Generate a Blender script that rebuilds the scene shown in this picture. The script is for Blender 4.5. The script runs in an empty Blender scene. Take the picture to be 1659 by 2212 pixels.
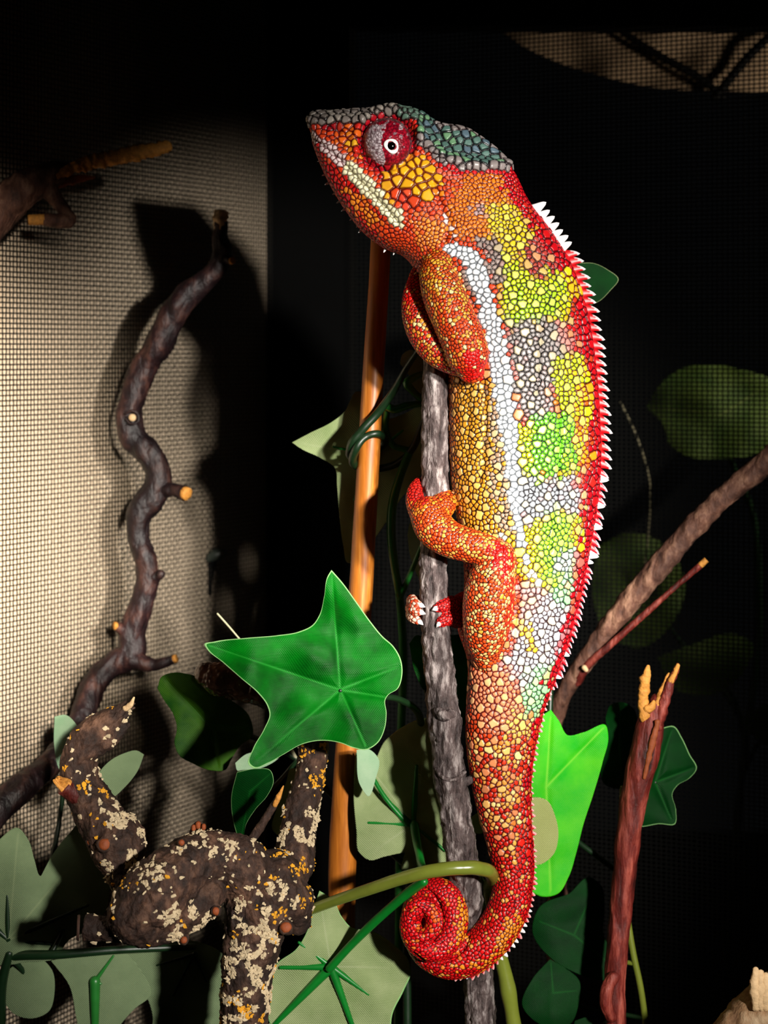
import bpy, bmesh, math, random
import numpy as np
from mathutils import Vector, kdtree, noise as mnoise

random.seed(7); rng = np.random.default_rng(7)
scene = bpy.context.scene
col = scene.collection

# ------------------------------------------------------------------ camera
S = 0.00015            # metres per photo pixel in the plane y = 0
D = 0.50               # camera distance to that plane
ZC = 0.30              # camera height above the soil
W_, H_ = 1659, 2212
cam_d = bpy.data.cameras.new('camera'); cam = bpy.data.objects.new('camera', cam_d); col.objects.link(cam)
cam.location = (0, -D, ZC); cam.rotation_euler = (math.pi/2, 0, 0)
cam_d.sensor_fit = 'HORIZONTAL'; cam_d.sensor_width = 36.0
cam_d.lens = 36.0*D/(W_*S)
cam_d.clip_start = 0.01; cam_d.clip_end = 20
cam_d.dof.use_dof = True; cam_d.dof.focus_distance = D-0.012; cam_d.dof.aperture_fstop = 19
scene.camera = cam

# ------------------------------------------------------------------ world, lights, exposure
world = bpy.data.worlds.new('world'); scene.world = world; world.use_nodes = True
world.node_tree.nodes['Background'].inputs[0].default_value = (0.5, 0.55, 0.6, 1)
world.node_tree.nodes['Background'].inputs[1].default_value = 0.003
scene.view_settings.view_transform = 'Standard'; scene.view_settings.look = 'None'
scene.view_settings.gamma = 1.0; scene.view_settings.use_curve_mapping = False
scene.view_settings.exposure = 0.0

def lamp(name, kind, loc, target, energy, color, size=0.03, angle=60, blend=0.6):
    l = bpy.data.lights.new(name, kind); l.energy = energy; l.color = color
    if kind == 'SPOT': l.spot_size = math.radians(angle); l.spot_blend = blend; l.shadow_soft_size = size
    elif kind == 'POINT': l.shadow_soft_size = size
    elif kind == 'AREA': l.size = size
    o = bpy.data.objects.new(name, l); col.objects.link(o); o.location = loc
    o.rotation_euler = (Vector(target)-Vector(loc)).to_track_quat('-Z', 'Y').to_euler()
    return o
lamp('terrarium_spot_lamp', 'SPOT', (0.33, -0.62, 0.42), (0.046, 0.0, 0.338), 34, (1.0, 0.95, 0.87), 0.018, 20, 0.5)
lamp('terrarium_spot_lamp', 'SPOT', (0.29, -0.645, 0.36), (0.022, 0.0, 0.212), 31, (1.0, 0.95, 0.87), 0.018, 25, 0.75)
lamp('left_wall_fill_spot', 'SPOT', (0.10, -0.70, 0.37), (-0.212, 0.05, 0.294), 125, (1.0, 0.92, 0.80), 0.020, 20.5, 1.0)  # extra spot added out of view to brighten the left wall
lamp('outside_fill_spot', 'SPOT', (0.30, 0.105, 0.43), (0.16, 0.235, 0.41), 1.2, (1.0, 0.86, 0.7), 0.02, 95, 0.5)  # unseen spot added to brighten plant and cloth behind the back screen

# ------------------------------------------------------------------ helpers
def P(px, py, dep=0.0):
    k = (D+dep)/D
    return np.array([(px-W_/2)*S*k, dep, ZC+(H_/2-py)*S*k])

def srgb(r, g, b):
    c = np.array([r, g, b], float)/255.0
    return np.where(c <= 0.04045, c/12.92, ((c+0.055)/1.055)**2.4)

def crom(pts, n=None, step=None):
    """Catmull-Rom through the rows of pts (any number of columns)."""
    p = np.asarray(pts, float)
    if len(p) == 2: p = np.vstack([p[0], (p[0]+p[1])/2, p[1]])
    d = np.linalg.norm(np.diff(p[:, :2], axis=0), axis=1)+1e-6
    t = np.concatenate([[0], np.cumsum(d)])
    if n is None: n = max(4, int(t[-1]/step))
    u = np.linspace(0, t[-1], n)
    m = np.gradient(p, t, axis=0)
    i = np.clip(np.searchsorted(t, u, side='right')-1, 0, len(t)-2)
    h = (t[i+1]-t[i])[:, None]; s = ((u-t[i])/(t[i+1]-t[i]))[:, None]
    return ((2*s**3-3*s**2+1)*p[i]+(s**3-2*s**2+s)*h*m[i]+(-2*s**3+3*s**2)*p[i+1]+(s**3-s**2)*h*m[i+1])

def link(name, verts, faces, mat=None, parent=None, smooth=True):
    me = bpy.data.meshes.new(name); me.from_pydata([tuple(v) for v in verts], [], [tuple(f) for f in faces]); me.update()
    return link_mesh(name, me, mat, parent, smooth)

def link_mesh(name, me, mat=None, parent=None, smooth=True):
    if mat is not None:
        for m in (mat if isinstance(mat, (list, tuple)) else [mat]): me.materials.append(m)
    if smooth and len(me.polygons): me.polygons.foreach_set('use_smooth', [True]*len(me.polygons))
    o = bpy.data.objects.new(name, me); col.objects.link(o)
    if parent is not None:
        o.parent = parent; o.matrix_parent_inverse = parent.matrix_world.inverted()
    return o

def thing(name, label, cat, loc, group=None):
    o = bpy.data.objects.new(name, None); col.objects.link(o); o.location = tuple(loc); o.empty_display_size = 0.01
    o.matrix_world.translation = tuple(loc)
    tag(o, label, cat, group); return o

def tag(o, label=None, cat=None, group=None, kind=None):
    if label: o['label'] = label
    if cat: o['category'] = cat
    if group: o['group'] = group
    if kind: o['kind'] = kind
    return o

def frames(c):
    T = np.gradient(c, axis=0); T /= np.linalg.norm(T, axis=1)[:, None]+1e-12
    U = np.zeros_like(T)
    a = np.array([0, 1.0, 0]) if abs(T[0][1]) < 0.8 else np.array([1.0, 0, 0])
    u = np.cross(T[0], a); u /= np.linalg.norm(u); U[0] = u
    for i in range(1, len(T)):
        u = u-T[i]*np.dot(u, T[i]); u /= np.linalg.norm(u)+1e-12; U[i] = u
    return T, U, np.cross(T, U)

def tube_geo(c, r, seg=16, cap=(True, True), bump=0.0, freq=300.0, dr=1.0, seed=0.0, lump=0.0):
    """closed tube round a 3-D centreline (world) with radii r; caps: True = rounded, False = flat cut."""
    c = np.asarray(c, float); r = np.asarray(r, float)
    T, U, V = frames(c)
    cs, rs, Us, Vs = list(c), list(r), list(U), list(V)
    if cap[1]:
        for a in (0.35, 0.65, 0.88, 0.985):
            cs.append(c[-1]+T[-1]*r[-1]*a); rs.append(r[-1]*math.sqrt(max(0, 1-a*a))); Us.append(U[-1]); Vs.append(V[-1])
    if cap[0]:
        for a in (0.35, 0.65, 0.88, 0.985):
            cs.insert(0, c[0]-T[0]*r[0]*a); rs.insert(0, r[0]*math.sqrt(max(0, 1-a*a))); Us.insert(0, U[0]); Vs.insert(0, V[0])
    n = len(cs); ang = np.linspace(0, 2*math.pi, seg, endpoint=False)
    verts = []
    for i in range(n):
        for a in ang:
            d = Us[i]*math.cos(a)+Vs[i]*math.sin(a)*dr
            p = cs[i]+d*rs[i]
            if bump:
                q = Vector(p*freq)+Vector((seed, seed*1.7, 0))
                q.z *= 0.45
                k = mnoise.fractal(q, 1.0, 2.1, 4)*bump
                if lump: k += lump*mnoise.noise(Vector(p*freq*0.22)+Vector((seed, 0, 0)))
                p = p+d*rs[i]*k
            verts.append(p)
    faces = []
    for i in range(n-1):
        for j in range(seg):
            k = (j+1) % seg
            faces.append((i*seg+j, i*seg+k, (i+1)*seg+k, (i+1)*seg+j))
    faces.append(tuple(reversed(range(seg)))); faces.append(tuple(range((n-1)*seg, n*seg)))
    return verts, faces

def path(stations, step=6.0, ground=None):
    """stations: rows (px, py, depth m, radius px) -> world centreline and world radii."""
    st = crom(np.array(stations, float), step=step)
    c = np.array([P(a[0], a[1], a[2]) for a in st])
    r = np.array([a[3]*S*(D+a[2])/D for a in st])
    if ground is not None:
        e = c[-1]; g = np.array([e[0]+ground[0], e[1]+ground[1], -0.004])
        n = max(3, int((e[2])/0.02))
        ex = np.array([e+(g-e)*t for t in np.linspace(0, 1, n+1)[1:]])
        c = np.vstack([c, ex]); r = np.concatenate([r, np.full(len(ex), r[-1])])
    return c, r

def tube(name, stations, mat, parent=None, seg=14, step=6.0, ground=None, cap=(True, True), **kw):
    c, r = path(stations, step, ground)
    v, f = tube_geo(c, r, seg, cap, **kw)
    return link(name, v, f, mat, parent)

def remesh(geos, voxel, smooth_it=3):
    vs, fs, o = [], [], 0
    for v, f in geos:
        vs += [tuple(x) for x in v]; fs += [tuple(i+o for i in q) for q in f]; o += len(v)
    me = bpy.data.meshes.new('tmp'); me.from_pydata(vs, [], fs); me.update()
    bm = bmesh.new(); bm.from_mesh(me); bmesh.ops.recalc_face_normals(bm, faces=bm.faces); bm.to_mesh(me); bm.free()
    ob = bpy.data.objects.new('tmp', me); col.objects.link(ob)
    m = ob.modifiers.new('r', 'REMESH'); m.mode = 'VOXEL'; m.voxel_size = voxel
    dg = bpy.context.evaluated_depsgraph_get()
    out = bpy.data.meshes.new_from_object(ob.evaluated_get(dg))
    bpy.data.objects.remove(ob); bpy.data.meshes.remove(me)
    n = len(out.vertices); co = np.empty(n*3); out.vertices.foreach_get('co', co); co = co.reshape(-1, 3)
    e = np.empty(len(out.edges)*2, dtype=np.int64); out.edges.foreach_get('vertices', e); e = e.reshape(-1, 2)
    co = lap(co, e, smooth_it, 0.5)
    out.vertices.foreach_set('co', co.ravel()); out.update()
    return out, co, e

def lap(co, e, it, lam):
    n = len(co); deg = np.bincount(e.ravel(), minlength=n).astype(float)[:, None]
    deg[deg == 0] = 1
    for _ in range(it):
        acc = np.stack([np.bincount(e[:, 0], co[e[:, 1], k], n)+np.bincount(e[:, 1], co[e[:, 0], k], n) for k in range(3)], 1)
        co = co+lam*(acc/deg-co)
    return co

def normals(me):
    a = np.empty(len(me.vertices)*3); me.vertices.foreach_get('normal', a); return a.reshape(-1, 3)

def topx(co):
    k = (D+co[:, 1])/D
    return np.stack([W_/2+co[:, 0]/(S*k), H_/2-(co[:, 2]-ZC)/(S*k)], 1)

def seg_dist(q, a, b):
    a = np.asarray(a, float); b = np.asarray(b, float)
    ab = b-a; t = np.clip(((q-a)@ab)/(ab@ab+1e-9), 0, 1)
    return np.linalg.norm(q-(a+t[:, None]*ab), axis=1), t

def stroke(q, pts, soft=4.0):
    """pts rows (x, y, halfwidth); 1 inside, 0 outside."""
    m = np.full(len(q), -1e9)
    for a, b in zip(pts[:-1], pts[1:]):
        d, t = seg_dist(q, a[:2], b[:2])
        m = np.maximum(m, (a[2]+(b[2]-a[2])*t)-d)
    return np.clip(m/soft+0.5, 0, 1)

def ridge(q, pts, w):
    m = np.full(len(q), 1e9)
    for a, b in zip(pts[:-1], pts[1:]):
        d, _ = seg_dist(q, a, b); m = np.minimum(m, d)
    return np.exp(-(m/w)**2)

def poly(q, pts, soft=8.0):
    pts = np.asarray(pts, float); ins = np.zeros(len(q), bool); md = np.full(len(q), 1e9)
    for i in range(len(pts)):
        a, b = pts[i], pts[(i+1) % len(pts)]
        d, _ = seg_dist(q, a, b); md = np.minimum(md, d)
        c = ((a[1] > q[:, 1]) != (b[1] > q[:, 1])) & (q[:, 0] < (b[0]-a[0])*(q[:, 1]-a[1])/(b[1]-a[1]+1e-9)+a[0])
        ins ^= c
    sd = np.where(ins, md, -md)
    return np.clip(sd/soft+0.5, 0, 1)

# ------------------------------------------------------------------ materials
class NT:
    def __init__(s, name):
        s.m = bpy.data.materials.new(name); s.m.use_nodes = True; s.t = s.m.node_tree
        s.b = s.t.nodes['Principled BSDF']; s.out = s.t.nodes['Material Output']
    def n(s, typ, ins=None, **props):
        nd = s.t.nodes.new(typ)
        for k, v in props.items(): setattr(nd, k, v)
        for k, v in (ins or {}).items():
            if isinstance(v, bpy.types.NodeSocket): s.t.links.new(v, nd.inputs[k])
            else: nd.inputs[k].default_value = v
        return nd
    def set(s, **kw):
        for k, v in kw.items():
            k = k.replace('_', ' ')
            if isinstance(v, bpy.types.NodeSocket): s.t.links.new(v, s.b.inputs[k])
            else: s.b.inputs[k].default_value = v
    def ramp(s, fac, stops):
        nd = s.n('ShaderNodeValToRGB', {'Fac': fac}); cr = nd.color_ramp
        while len(cr.elements) < len(stops): cr.elements.new(0.5)
        for e, (p, c) in zip(cr.elements, stops): e.position = p; e.color = (*c, 1)
        return nd.outputs['Color']
    def mix(s, f, a, b):
        nd = s.n('ShaderNodeMix', data_type='RGBA')
        for i, v in ((0, f), (6, a), (7, b)):
            if isinstance(v, bpy.types.NodeSocket): s.t.links.new(v, nd.inputs[i])
            else: nd.inputs[i].default_value = v if i == 0 else (*v, 1)
        return nd.outputs[2]
    def obj(s, scale=(1, 1, 1)):
        tc = s.n('ShaderNodeTexCoord'); mp = s.n('ShaderNodeMapping', {'Vector': tc.outputs['Object'], 'Scale': scale}); return mp.outputs[0]
    def noise(s, vec, scale, detail=4, rough=0.55):
        return s.n('ShaderNodeTexNoise', {'Vector': vec, 'Scale': scale, 'Detail': detail, 'Roughness': rough}).outputs['Fac']
    def bump(s, h, strength, dist):
        b = s.n('ShaderNodeBump', {'Height': h, 'Strength': strength, 'Distance': dist}); s.t.links.new(b.outputs[0], s.b.inputs['Normal'])

def bark(name, dark, mid, light, scale=220, rough=0.7, stretch=0.35, bumpd=0.0012, spec=0.35):
    t = NT(name); v = t.obj((1, 1, stretch))
    n1 = t.noise(v, scale, 6, 0.62); n2 = t.noise(v, scale*0.2, 3)
    n3 = t.n('ShaderNodeTexVoronoi', {'Vector': v, 'Scale': scale*0.8}, feature='DISTANCE_TO_EDGE').outputs['Distance']
    c = t.ramp(n1, [(0.30, srgb(*dark)), (0.50, srgb(*mid)), (0.68, srgb(*light))])
    c = t.mix(t.ramp(n2, [(0.35, (0, 0, 0)), (0.65, (0.75, 0.75, 0.75))]), c, srgb(*dark))
    t.set(Base_Color=c, Roughness=rough); t.b.inputs['Specular IOR Level'].default_value = spec
    h = t.n('ShaderNodeMath', {0: n1, 1: n3}, operation='ADD').outputs[0]
    t.bump(h, 0.9, bumpd); return t.m

def plain(name, c, rough=0.5, var=0.25, scale=150, bumpd=0.0003, spec=0.5):
    t = NT(name); v = t.obj(); n = t.noise(v, scale, 4)
    c = srgb(*c)
    t.set(Base_Color=t.mix(n, np.clip(c*(1+var), 0, 1), c*(1-var)), Roughness=rough); t.b.inputs['Specular IOR Level'].default_value = spec
    t.bump(n, 0.5, bumpd); return t.m

def leafmat(name, base, vein, light, rough=0.42, trans=0.25, weave=0.3, spec=0.3):
    t = NT(name); v = t.obj()
    a = t.n('ShaderNodeAttribute', attribute_name='vein').outputs['Fac']
    n = t.noise(v, 90, 4)
    n2 = t.noise(v, 420, 3)
    c = t.mix(t.ramp(n, [(0.3, (0, 0, 0)), (0.75, (1, 1, 1))]), srgb(*base), srgb(*light))
    c = t.mix(t.n('ShaderNodeMath', {0: n2, 1: 0.25}, operation='MULTIPLY').outputs[0], c, srgb(*base))
    c = t.mix(t.n('ShaderNodeMath', {0: a, 1: 0.55}, operation='MULTIPLY').outputs[0], c, srgb(*vein))
    t.set(Base_Color=c, Roughness=rough); t.b.inputs['Specular IOR Level'].default_value = spec
    vv = t.obj((1, 1, 1))
    w1 = t.n('ShaderNodeTexWave', {'Vector': vv, 'Scale': 900.0, 'Distortion': 1.0}, bands_direction='DIAGONAL').outputs['Fac']
    w2 = t.n('ShaderNodeTexWave', {'Vector': vv, 'Scale': 900.0, 'Distortion': 1.0}, bands_direction='Z').outputs['Fac']
    t.bump(t.n('ShaderNodeMath', {0: w1, 1: w2}, operation='ADD').outputs[0], weave, 0.0003)
    tr = t.n('ShaderNodeBsdfTranslucent', {'Color': c})
    mx = t.n('ShaderNodeMixShader', {0: trans, 1: t.b.outputs[0], 2: tr.outputs[0]})
    t.t.links.new(mx.outputs[0], t.out.inputs['Surface']); return t.m

M = {}
M['wire'] = plain('black_wire', (16, 15, 13), 0.5, 0.2, 60, 0.0)
M['wire_back'] = plain('black_screen_wire', (13, 13, 11), 0.5, 0.3, 60, 0.0, 0.25)
M['frame'] = plain('black_frame', (4, 4, 4), 0.7, 0.2, 60, 0.0003, 0.1)
M['panel'] = plain('beige_panel', (222, 200, 172), 0.85, 0.10, 25)
M['soil'] = plain('dark_soil', (38, 28, 20), 0.95, 0.5, 120, 0.003)
M['grey_bark'] = bark('grey_bark', (22, 14, 13), (104, 88, 86), (214, 200, 196), 400, 0.6, 0.3, 0.0022)
M['purple_bark'] = bark('purple_bark', (10, 4, 6), (40, 20, 21), (92, 58, 48), 190, 0.5, 0.5, 0.0016, 0.4)
M['brown_bark'] = bark('brown_bark', (24, 14, 10), (66, 44, 34), (112, 80, 62), 260, 0.75, 0.7, 0.0016)
M['pale_bark'] = bark('pale_bark', (50, 30, 24), (112, 74, 58), (178, 134, 108), 240, 0.7, 0.5, 0.0016)
M['red_bark'] = bark('red_bark', (40, 10, 8), (110, 34, 26), (180, 88, 72), 260, 0.55, 0.2, 0.0014)
M['gloss_brown'] = bark('gloss_brown', (40, 22, 14), (90, 55, 38), (140, 92, 66), 90, 0.22, 0.8, 0.0003, 0.6)
M['cut_wood'] = plain('cut_wood', (196, 132, 52), 0.7, 0.6, 900, 0.0012)
M['tan_bark'] = bark('tan_bark', (80, 52, 34), (176, 136, 98), (226, 196, 158), 160, 0.75, 0.5, 0.0016)
M['cut_pale'] = plain('pale_cut_wood', (215, 180, 135), 0.7, 0.35, 700, 0.0008)
M['cut_dark'] = plain('dark_cut_wood', (70, 46, 34), 0.8, 0.4, 500, 0.0006)
M['cut_rust'] = plain('rust_splinter', (134, 62, 20), 0.7, 0.4, 500, 0.0006)
t = NT('bamboo'); v = t.obj((1, 1, 0.05)); n = t.noise(v, 700, 4)
t.set(Base_Color=t.ramp(n, [(0.3, srgb(150, 80, 20)), (0.6, srgb(196, 116, 38)), (0.75, srgb(222, 150, 66))]), Roughness=0.42); t.bump(n, 0.3, 0.0003); M['bamboo'] = t.m
M['lichen_cream'] = plain('lichen_cream', (196, 176, 142), 0.9, 0.25, 500, 0.0005)
M['lichen_gold'] = plain('lichen_gold', (214, 150, 30), 0.9, 0.35, 500, 0.0005)
M['green_top'] = leafmat('leaf_green', (0, 66, 8), (40, 160, 50), (0, 132, 20), 0.45, 0.12, 0.3, 0.2)
M['olive_top'] = leafmat('leaf_olive', (16, 60, 8), (60, 110, 34), (64, 104, 14), 0.5, 0.15, 0.3, 0.15)
M['lime_top'] = leafmat('leaf_lime', (20, 190, 6), (150, 230, 60), (96, 214, 20), 0.5, 0.2)
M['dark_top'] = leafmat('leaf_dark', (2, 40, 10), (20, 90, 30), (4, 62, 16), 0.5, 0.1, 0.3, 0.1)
M['under'] = leafmat('leaf_underside', (150, 172, 112), (196, 206, 160), (186, 200, 146), 0.7, 0.2, 0.6)
M['under_grey'] = leafmat('leaf_underside_grey', (118, 138, 100), (160, 175, 130), (140, 160, 118), 0.7, 0.2, 0.5)
M['under_mint'] = leafmat('leaf_underside_mint', (150, 190, 150), (200, 220, 190), (190, 215, 180), 0.7, 0.2, 0.4)
M['under_cream'] = leafmat('leaf_underside_cream', (190, 196, 122), (210, 214, 150), (205, 210, 140), 0.7, 0.2, 0.7)
M['room_leaf'] = leafmat('leaf_outside', (60, 92, 30), (140, 160, 80), (105, 130, 55), 0.6, 0.2)
M['rib'] = plain('plastic_rib', (10, 112, 34), 0.35, 0.3, 200, 0.0002)
M['stem_green'] = plain('green_stem', (34, 110, 40), 0.35, 0.3, 200, 0.0002)
M['stem_dark'] = plain('dark_stem', (16, 40, 18), 0.4, 0.3, 200, 0.0002)
M['olive_vine'] = plain('olive_vine', (112, 122, 44), 0.25, 0.22, 130, 0.0002, 0.6)
M['cloth'] = plain('beige_cloth', (128, 108, 84), 0.9, 0.2, 60)
M['white'] = plain('white_horn', (235, 232, 230), 0.4, 0.06, 500, 0.0002)
M['black_gloss'] = plain('black_gloss', (3, 3, 4), 0.08, 0.1, 100, 0.0, 0.8)
M['straw'] = plain('dry_straw', (190, 185, 150), 0.7, 0.2)

t = NT('chameleon_skin')
ca = t.n('ShaderNodeAttribute', attribute_name='skin').outputs['Color']
ga = t.n('ShaderNodeAttribute', attribute_name='gap').outputs['Color']
ea = t.n('ShaderNodeAttribute', attribute_name='edge').outputs['Fac']
f = t.ramp(ea, [(0.28, (0, 0, 0)), (0.72, (1, 1, 1))])
t.set(Base_Color=t.mix(f, ga, ca), Roughness=0.34); t.b.inputs['Specular IOR Level'].default_value = 0.4
t.bump(ea, 0.35, 0.0006); M['skin'] = t.m
t = NT('crest_skin')
ca = t.n('ShaderNodeAttribute', attribute_name='skin').outputs['Color']
t.set(Base_Color=ca, Roughness=0.4); M['crest'] = t.m
M['eye_skin'] = M['skin']

# ------------------------------------------------------------------ the setting
def box_geo(c, u, v, w, du, dv, dw):
    c = np.asarray(c, float); u, v, w = [np.asarray(a, float) for a in (u, v, w)]
    vs = [c+u*du*a+v*dv*b+w*dw*e for a in (-.5, .5) for b in (-.5, .5) for e in (-.5, .5)]
    fs = [(0, 1, 3, 2), (4, 6, 7, 5), (0, 4, 5, 1), (2, 3, 7, 6), (0, 2, 6, 4), (1, 5, 7, 3)]
    return vs, fs

def struct(name, geos, mat, label=None, parent=None, kind='structure', smooth=False):
    vs, fs = [], []
    for v, f in geos:
        o = len(vs); vs += list(v); fs += [tuple(i+o for i in q) for q in f]
    ob = link(name, vs, fs, mat, parent, smooth)
    if kind: ob['kind'] = kind
    if label: ob['label'] = label
    return ob
Z = np.array([0, 0, 1.0])
CORNER = np.array([-0.0474, 0.22, 0])
LD = np.array([-0.569, -0.822, 0]); BD = np.array([0.930, -0.367, 0])     # along the left wall, along the back wall
ZTOP = 0.519                                                                # underside of the top rail
struct('floor', [box_geo((0.1, 0.25, -0.01), (1, 0, 0), (0, 1, 0), Z, 1.5, 1.4, 0.02)], M['soil'], 'dark soil floor of the mesh terrarium')

def screen(origin, along, length, z0, z1, pc, pr, rad, jit, slope):
    """woven wire screen: every wire a thin square rod, upright ones weaving a little."""
    nrm = np.cross(along, Z); vs, fs = [], []
    def rod(pts, n1, n2, r):
        o = len(vs)
        for e in pts:
            for s1, s2 in ((-1, -1), (1, -1), (1, 1), (-1, 1)): vs.append(e+n1*r*s1+n2*r*s2)
        for i in range(len(pts)-1):
            for j in range(4): k = (j+1) % 4; fs.append((o+4*i+j, o+4*i+k, o+4*i+4+k, o+4*i+4+j))
    for i in range(int(length/pc)):
        u = i*pc+random.uniform(-jit, jit); n = int((z1-z0)/pr)
        rod([origin+along*(u+(0.00013 if (i+k) % 2 else -0.00013))+Z*(z0+k*pr) for k in range(n+1)], along, nrm, rad)
    for i in range(-10, int((z1-z0)/pr)+10):
        z = z0+i*pr
        a = origin+Z*(z+slope*origin[1]+random.uniform(-jit, jit)); e = origin+along*length; b = e+Z*(z+slope*e[1]+random.uniform(-jit, jit))
        rod([a, b], Z, nrm, rad)
    return vs, fs
NL = np.cross(LD, Z); NB = np.cross(BD, Z)
if NL[0] > 0: NL = -NL                     # pointing outwards (left)
if NB[1] < 0: NB = -NB
# left wall: beige backing board with the black screen in front of it
wl = struct('wall_left', [box_geo(CORNER+LD*0.215+NL*0.0056+Z*0.30, LD, NL, Z, 0.41, 0.008, 0.62)], M['panel'], 'beige board behind the black wire screen')
v, f = screen(CORNER+LD*0.008, LD, 0.40, 0.0, 0.585, 0.00175, 0.00195, 0.00017, 0.00006, 0.105)
o = link('wire_screen', v, f, M['wire'], wl, False); o['kind'] = 'stuff'; o['label'] = 'fine black wire screen'
# back wall: screen in a black frame
BT = BD+Z*-0.115; BT /= np.linalg.norm(BT); BN = np.cross(BT, NB); BN = BN if BN[2] > 0 else -BN
wb = struct('wall_back', [box_geo(CORNER+BD*0.20+Z*(ZTOP+0.035), BT, NB, BN, 0.46, 0.02, 0.10),
                          box_geo(CORNER+BD*0.20+Z*0.015, BD, NB, Z, 0.46, 0.02, 0.05)], M['frame'], 'black framed screen wall of the terrarium')
v, f = screen(CORNER+BD*0.012, BD, 0.40, 0.03, ZTOP+0.04, 0.00215, 0.00185, 0.00026, 0.00010, 0.105)
o = link('wire_screen', v, f, M['wire_back'], wb, False); o['kind'] = 'stuff'; o['label'] = 'fine dark wire screen'
struct('trim_1', [box_geo(CORNER+BD*0.013+Z*0.30, BD, NB, Z, 0.042, 0.014, 0.62)], M['frame'], 'black corner post of the terrarium')
struct('trim_2', [box_geo(CORNER+LD*0.215+Z*0.63, LD, NL, Z, 0.42, 0.022, 0.05)], M['frame'], 'black top rail above the left screen')

# ------------------------------------------------------------------ chameleon
EMP = P(1000, 1500, 0); 
cham = thing('chameleon', 'red, orange and green chameleon with a white flank stripe clinging to an upright branch', 'chameleon', EMP)

def O(px, py, dp):        # trunk: side plane at y = 0, depth in pixels
    return np.array([(px-W_/2)*S, dp*S, ZC+(H_/2-py)*S])

def loft_LR(st, seg=48, n=220):
    """st rows: Lx, Ly, Rx, Ry, half depth, skew (thinner towards R), power."""
    a = crom(np.array(st, float), n=n)
    vs, fs = [], []
    th = np.linspace(0, 2*math.pi, seg, endpoint=False)
    for r in a:
        cx, cy = (r[0]+r[2])/2, (r[1]+r[3])/2; ux, uy = (r[2]-r[0])/2, (r[3]-r[1])/2
        for t in th:
            ct, sn = math.cos(t), math.sin(t)
            p = r[6]
            b = abs(sn)**p*(1 if sn >= 0 else -1)
            d = r[4]*b*(1-r[5]*ct)
            vs.append(O(cx+ux*ct, cy+uy*ct, d))
    for i in range(n-1):
        for j in range(seg):
            k = (j+1) % seg; fs.append((i*seg+j, i*seg+k, (i+1)*seg+k, (i+1)*seg+j))
    fs.append(tuple(reversed(range(seg)))); fs.append(tuple(range((n-1)*seg, n*seg)))
    return vs, fs

TRUNK = [ # Lx Ly Rx Ry depth skew pow
 (670, 276, 667, 256, 12, .0, 1), (674, 300, 676, 246, 26, .1, .9), (688, 342, 712, 243, 38, .25, .85), (712, 395, 765, 240, 47, .3, .85),
 (745, 450, 822, 238, 56, .3, .85), (787, 502, 893, 238, 64, .35, .85), (832, 535, 952, 268, 70, .45, .85), (872, 552, 1018, 284, 74, .5, .85),
 (893, 575, 1080, 330, 76, .48, .9), (905, 610, 1112, 375, 78, .35, .9), (917, 650, 1140, 432, 80, .25, .95), (935, 695, 1190, 500, 82, .22, 1), (953, 745, 1233, 570, 84, .22, 1),
 (965, 800, 1263, 655, 86, .22, 1), (970, 860, 1281, 745, 86, .22, 1), (970, 920, 1291, 835, 87, .22, 1), (972, 980, 1296, 920, 86, .22, 1),
 (976, 1040, 1297, 1005, 85, .22, 1), (986, 1105, 1290, 1090, 84, .22, 1), (998, 1170, 1277, 1170, 82, .22, 1), (1004, 1240, 1262, 1250, 80, .22, 1),
 (1003, 1310, 1245, 1320, 76, .22, 1), (1005, 1380, 1226, 1390, 71, .22, 1), (1012, 1440, 1205, 1450, 66, .2, 1), (1010, 1500, 1183, 1508, 61, .18, 1),
 (1007, 1560, 1166, 1566, 58, .15, 1), (1009, 1620, 1154, 1626, 54, .12, 1), (1019, 1690, 1147, 1694, 50, .1, 1), (1034, 1760, 1147, 1762, 47, .1, 1),
 (1054, 1830, 1151, 1828, 44, .08, 1), (1067, 1890, 1153, 1884, 42, .05, 1), (1064, 1940, 1146, 1944, 41, .05, 1)]
TAIL = [(1109, 1900, 0, 42), (1103, 1945, 0, 43), (1084, 1992, 0, 43.5), (1052, 2035, 0, 43), (1010, 2066, 0, 42), (966, 2074, 2, 39), (926, 2054, 10, 37),
 (902, 2010, 26, 34), (903, 1962, 30, 32), (930, 1927, 16, 31), (962, 1934, -2, 31), (980, 1978, -10, 31), (970, 2024, -20, 31), (937, 2050, -32, 30),
 (902, 2034, -44, 27), (886, 1994, -50, 23), (903, 1958, -54, 22), (932, 1968, -57, 20), (937, 2002, -60, 18), (916, 2024, -62, 15.5), (893, 2010, -62, 13), (886, 1985, -62, 11), (898, 1966, -60, 9.5), (915, 1974, -54, 8)]
def limb(st, step=4):
    st = np.array(st, float); st[:, 2] *= S
    c, r = path(st, step); return tube_geo(c, r, 24)
geos, labs = [], []
def addg(g, lab): geos.append(g); labs.append(lab)
addg(loft_LR(TRUNK), 0)
addg(limb(TAIL), 1)
ARM = [(950, 560, -56, 30), (944, 585, -70, 36), (955, 628, -86, 44), (980, 690, -96, 46), (1003, 742, -100, 46), (1014, 782, -96, 41), (1018, 800, -90, 28)]
FORE = [(1010, 790, -80, 26), (980, 776, -66, 33), (942, 752, -56, 36), (913, 710, -46, 36), (898, 662, -34, 30), (903, 615, -14, 24), (918, 586, 6, 20), (930, 590, 20, 14)]
addg(limb(ARM), 2); addg(limb(FORE), 3)
mir = lambda st: [(a, b, -c, d) for a, b, c, d in st]
addg(limb([(a, b, c, d*.9) for a, b, c, d in mir(ARM)]), 3)
addg(limb([(1010, 790, 80, 26), (985, 775, 66, 30), (960, 740, 60, 32), (945, 700, 55, 30), (945, 650, 48, 24), (950, 610, 40, 20)]), 3)
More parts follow.
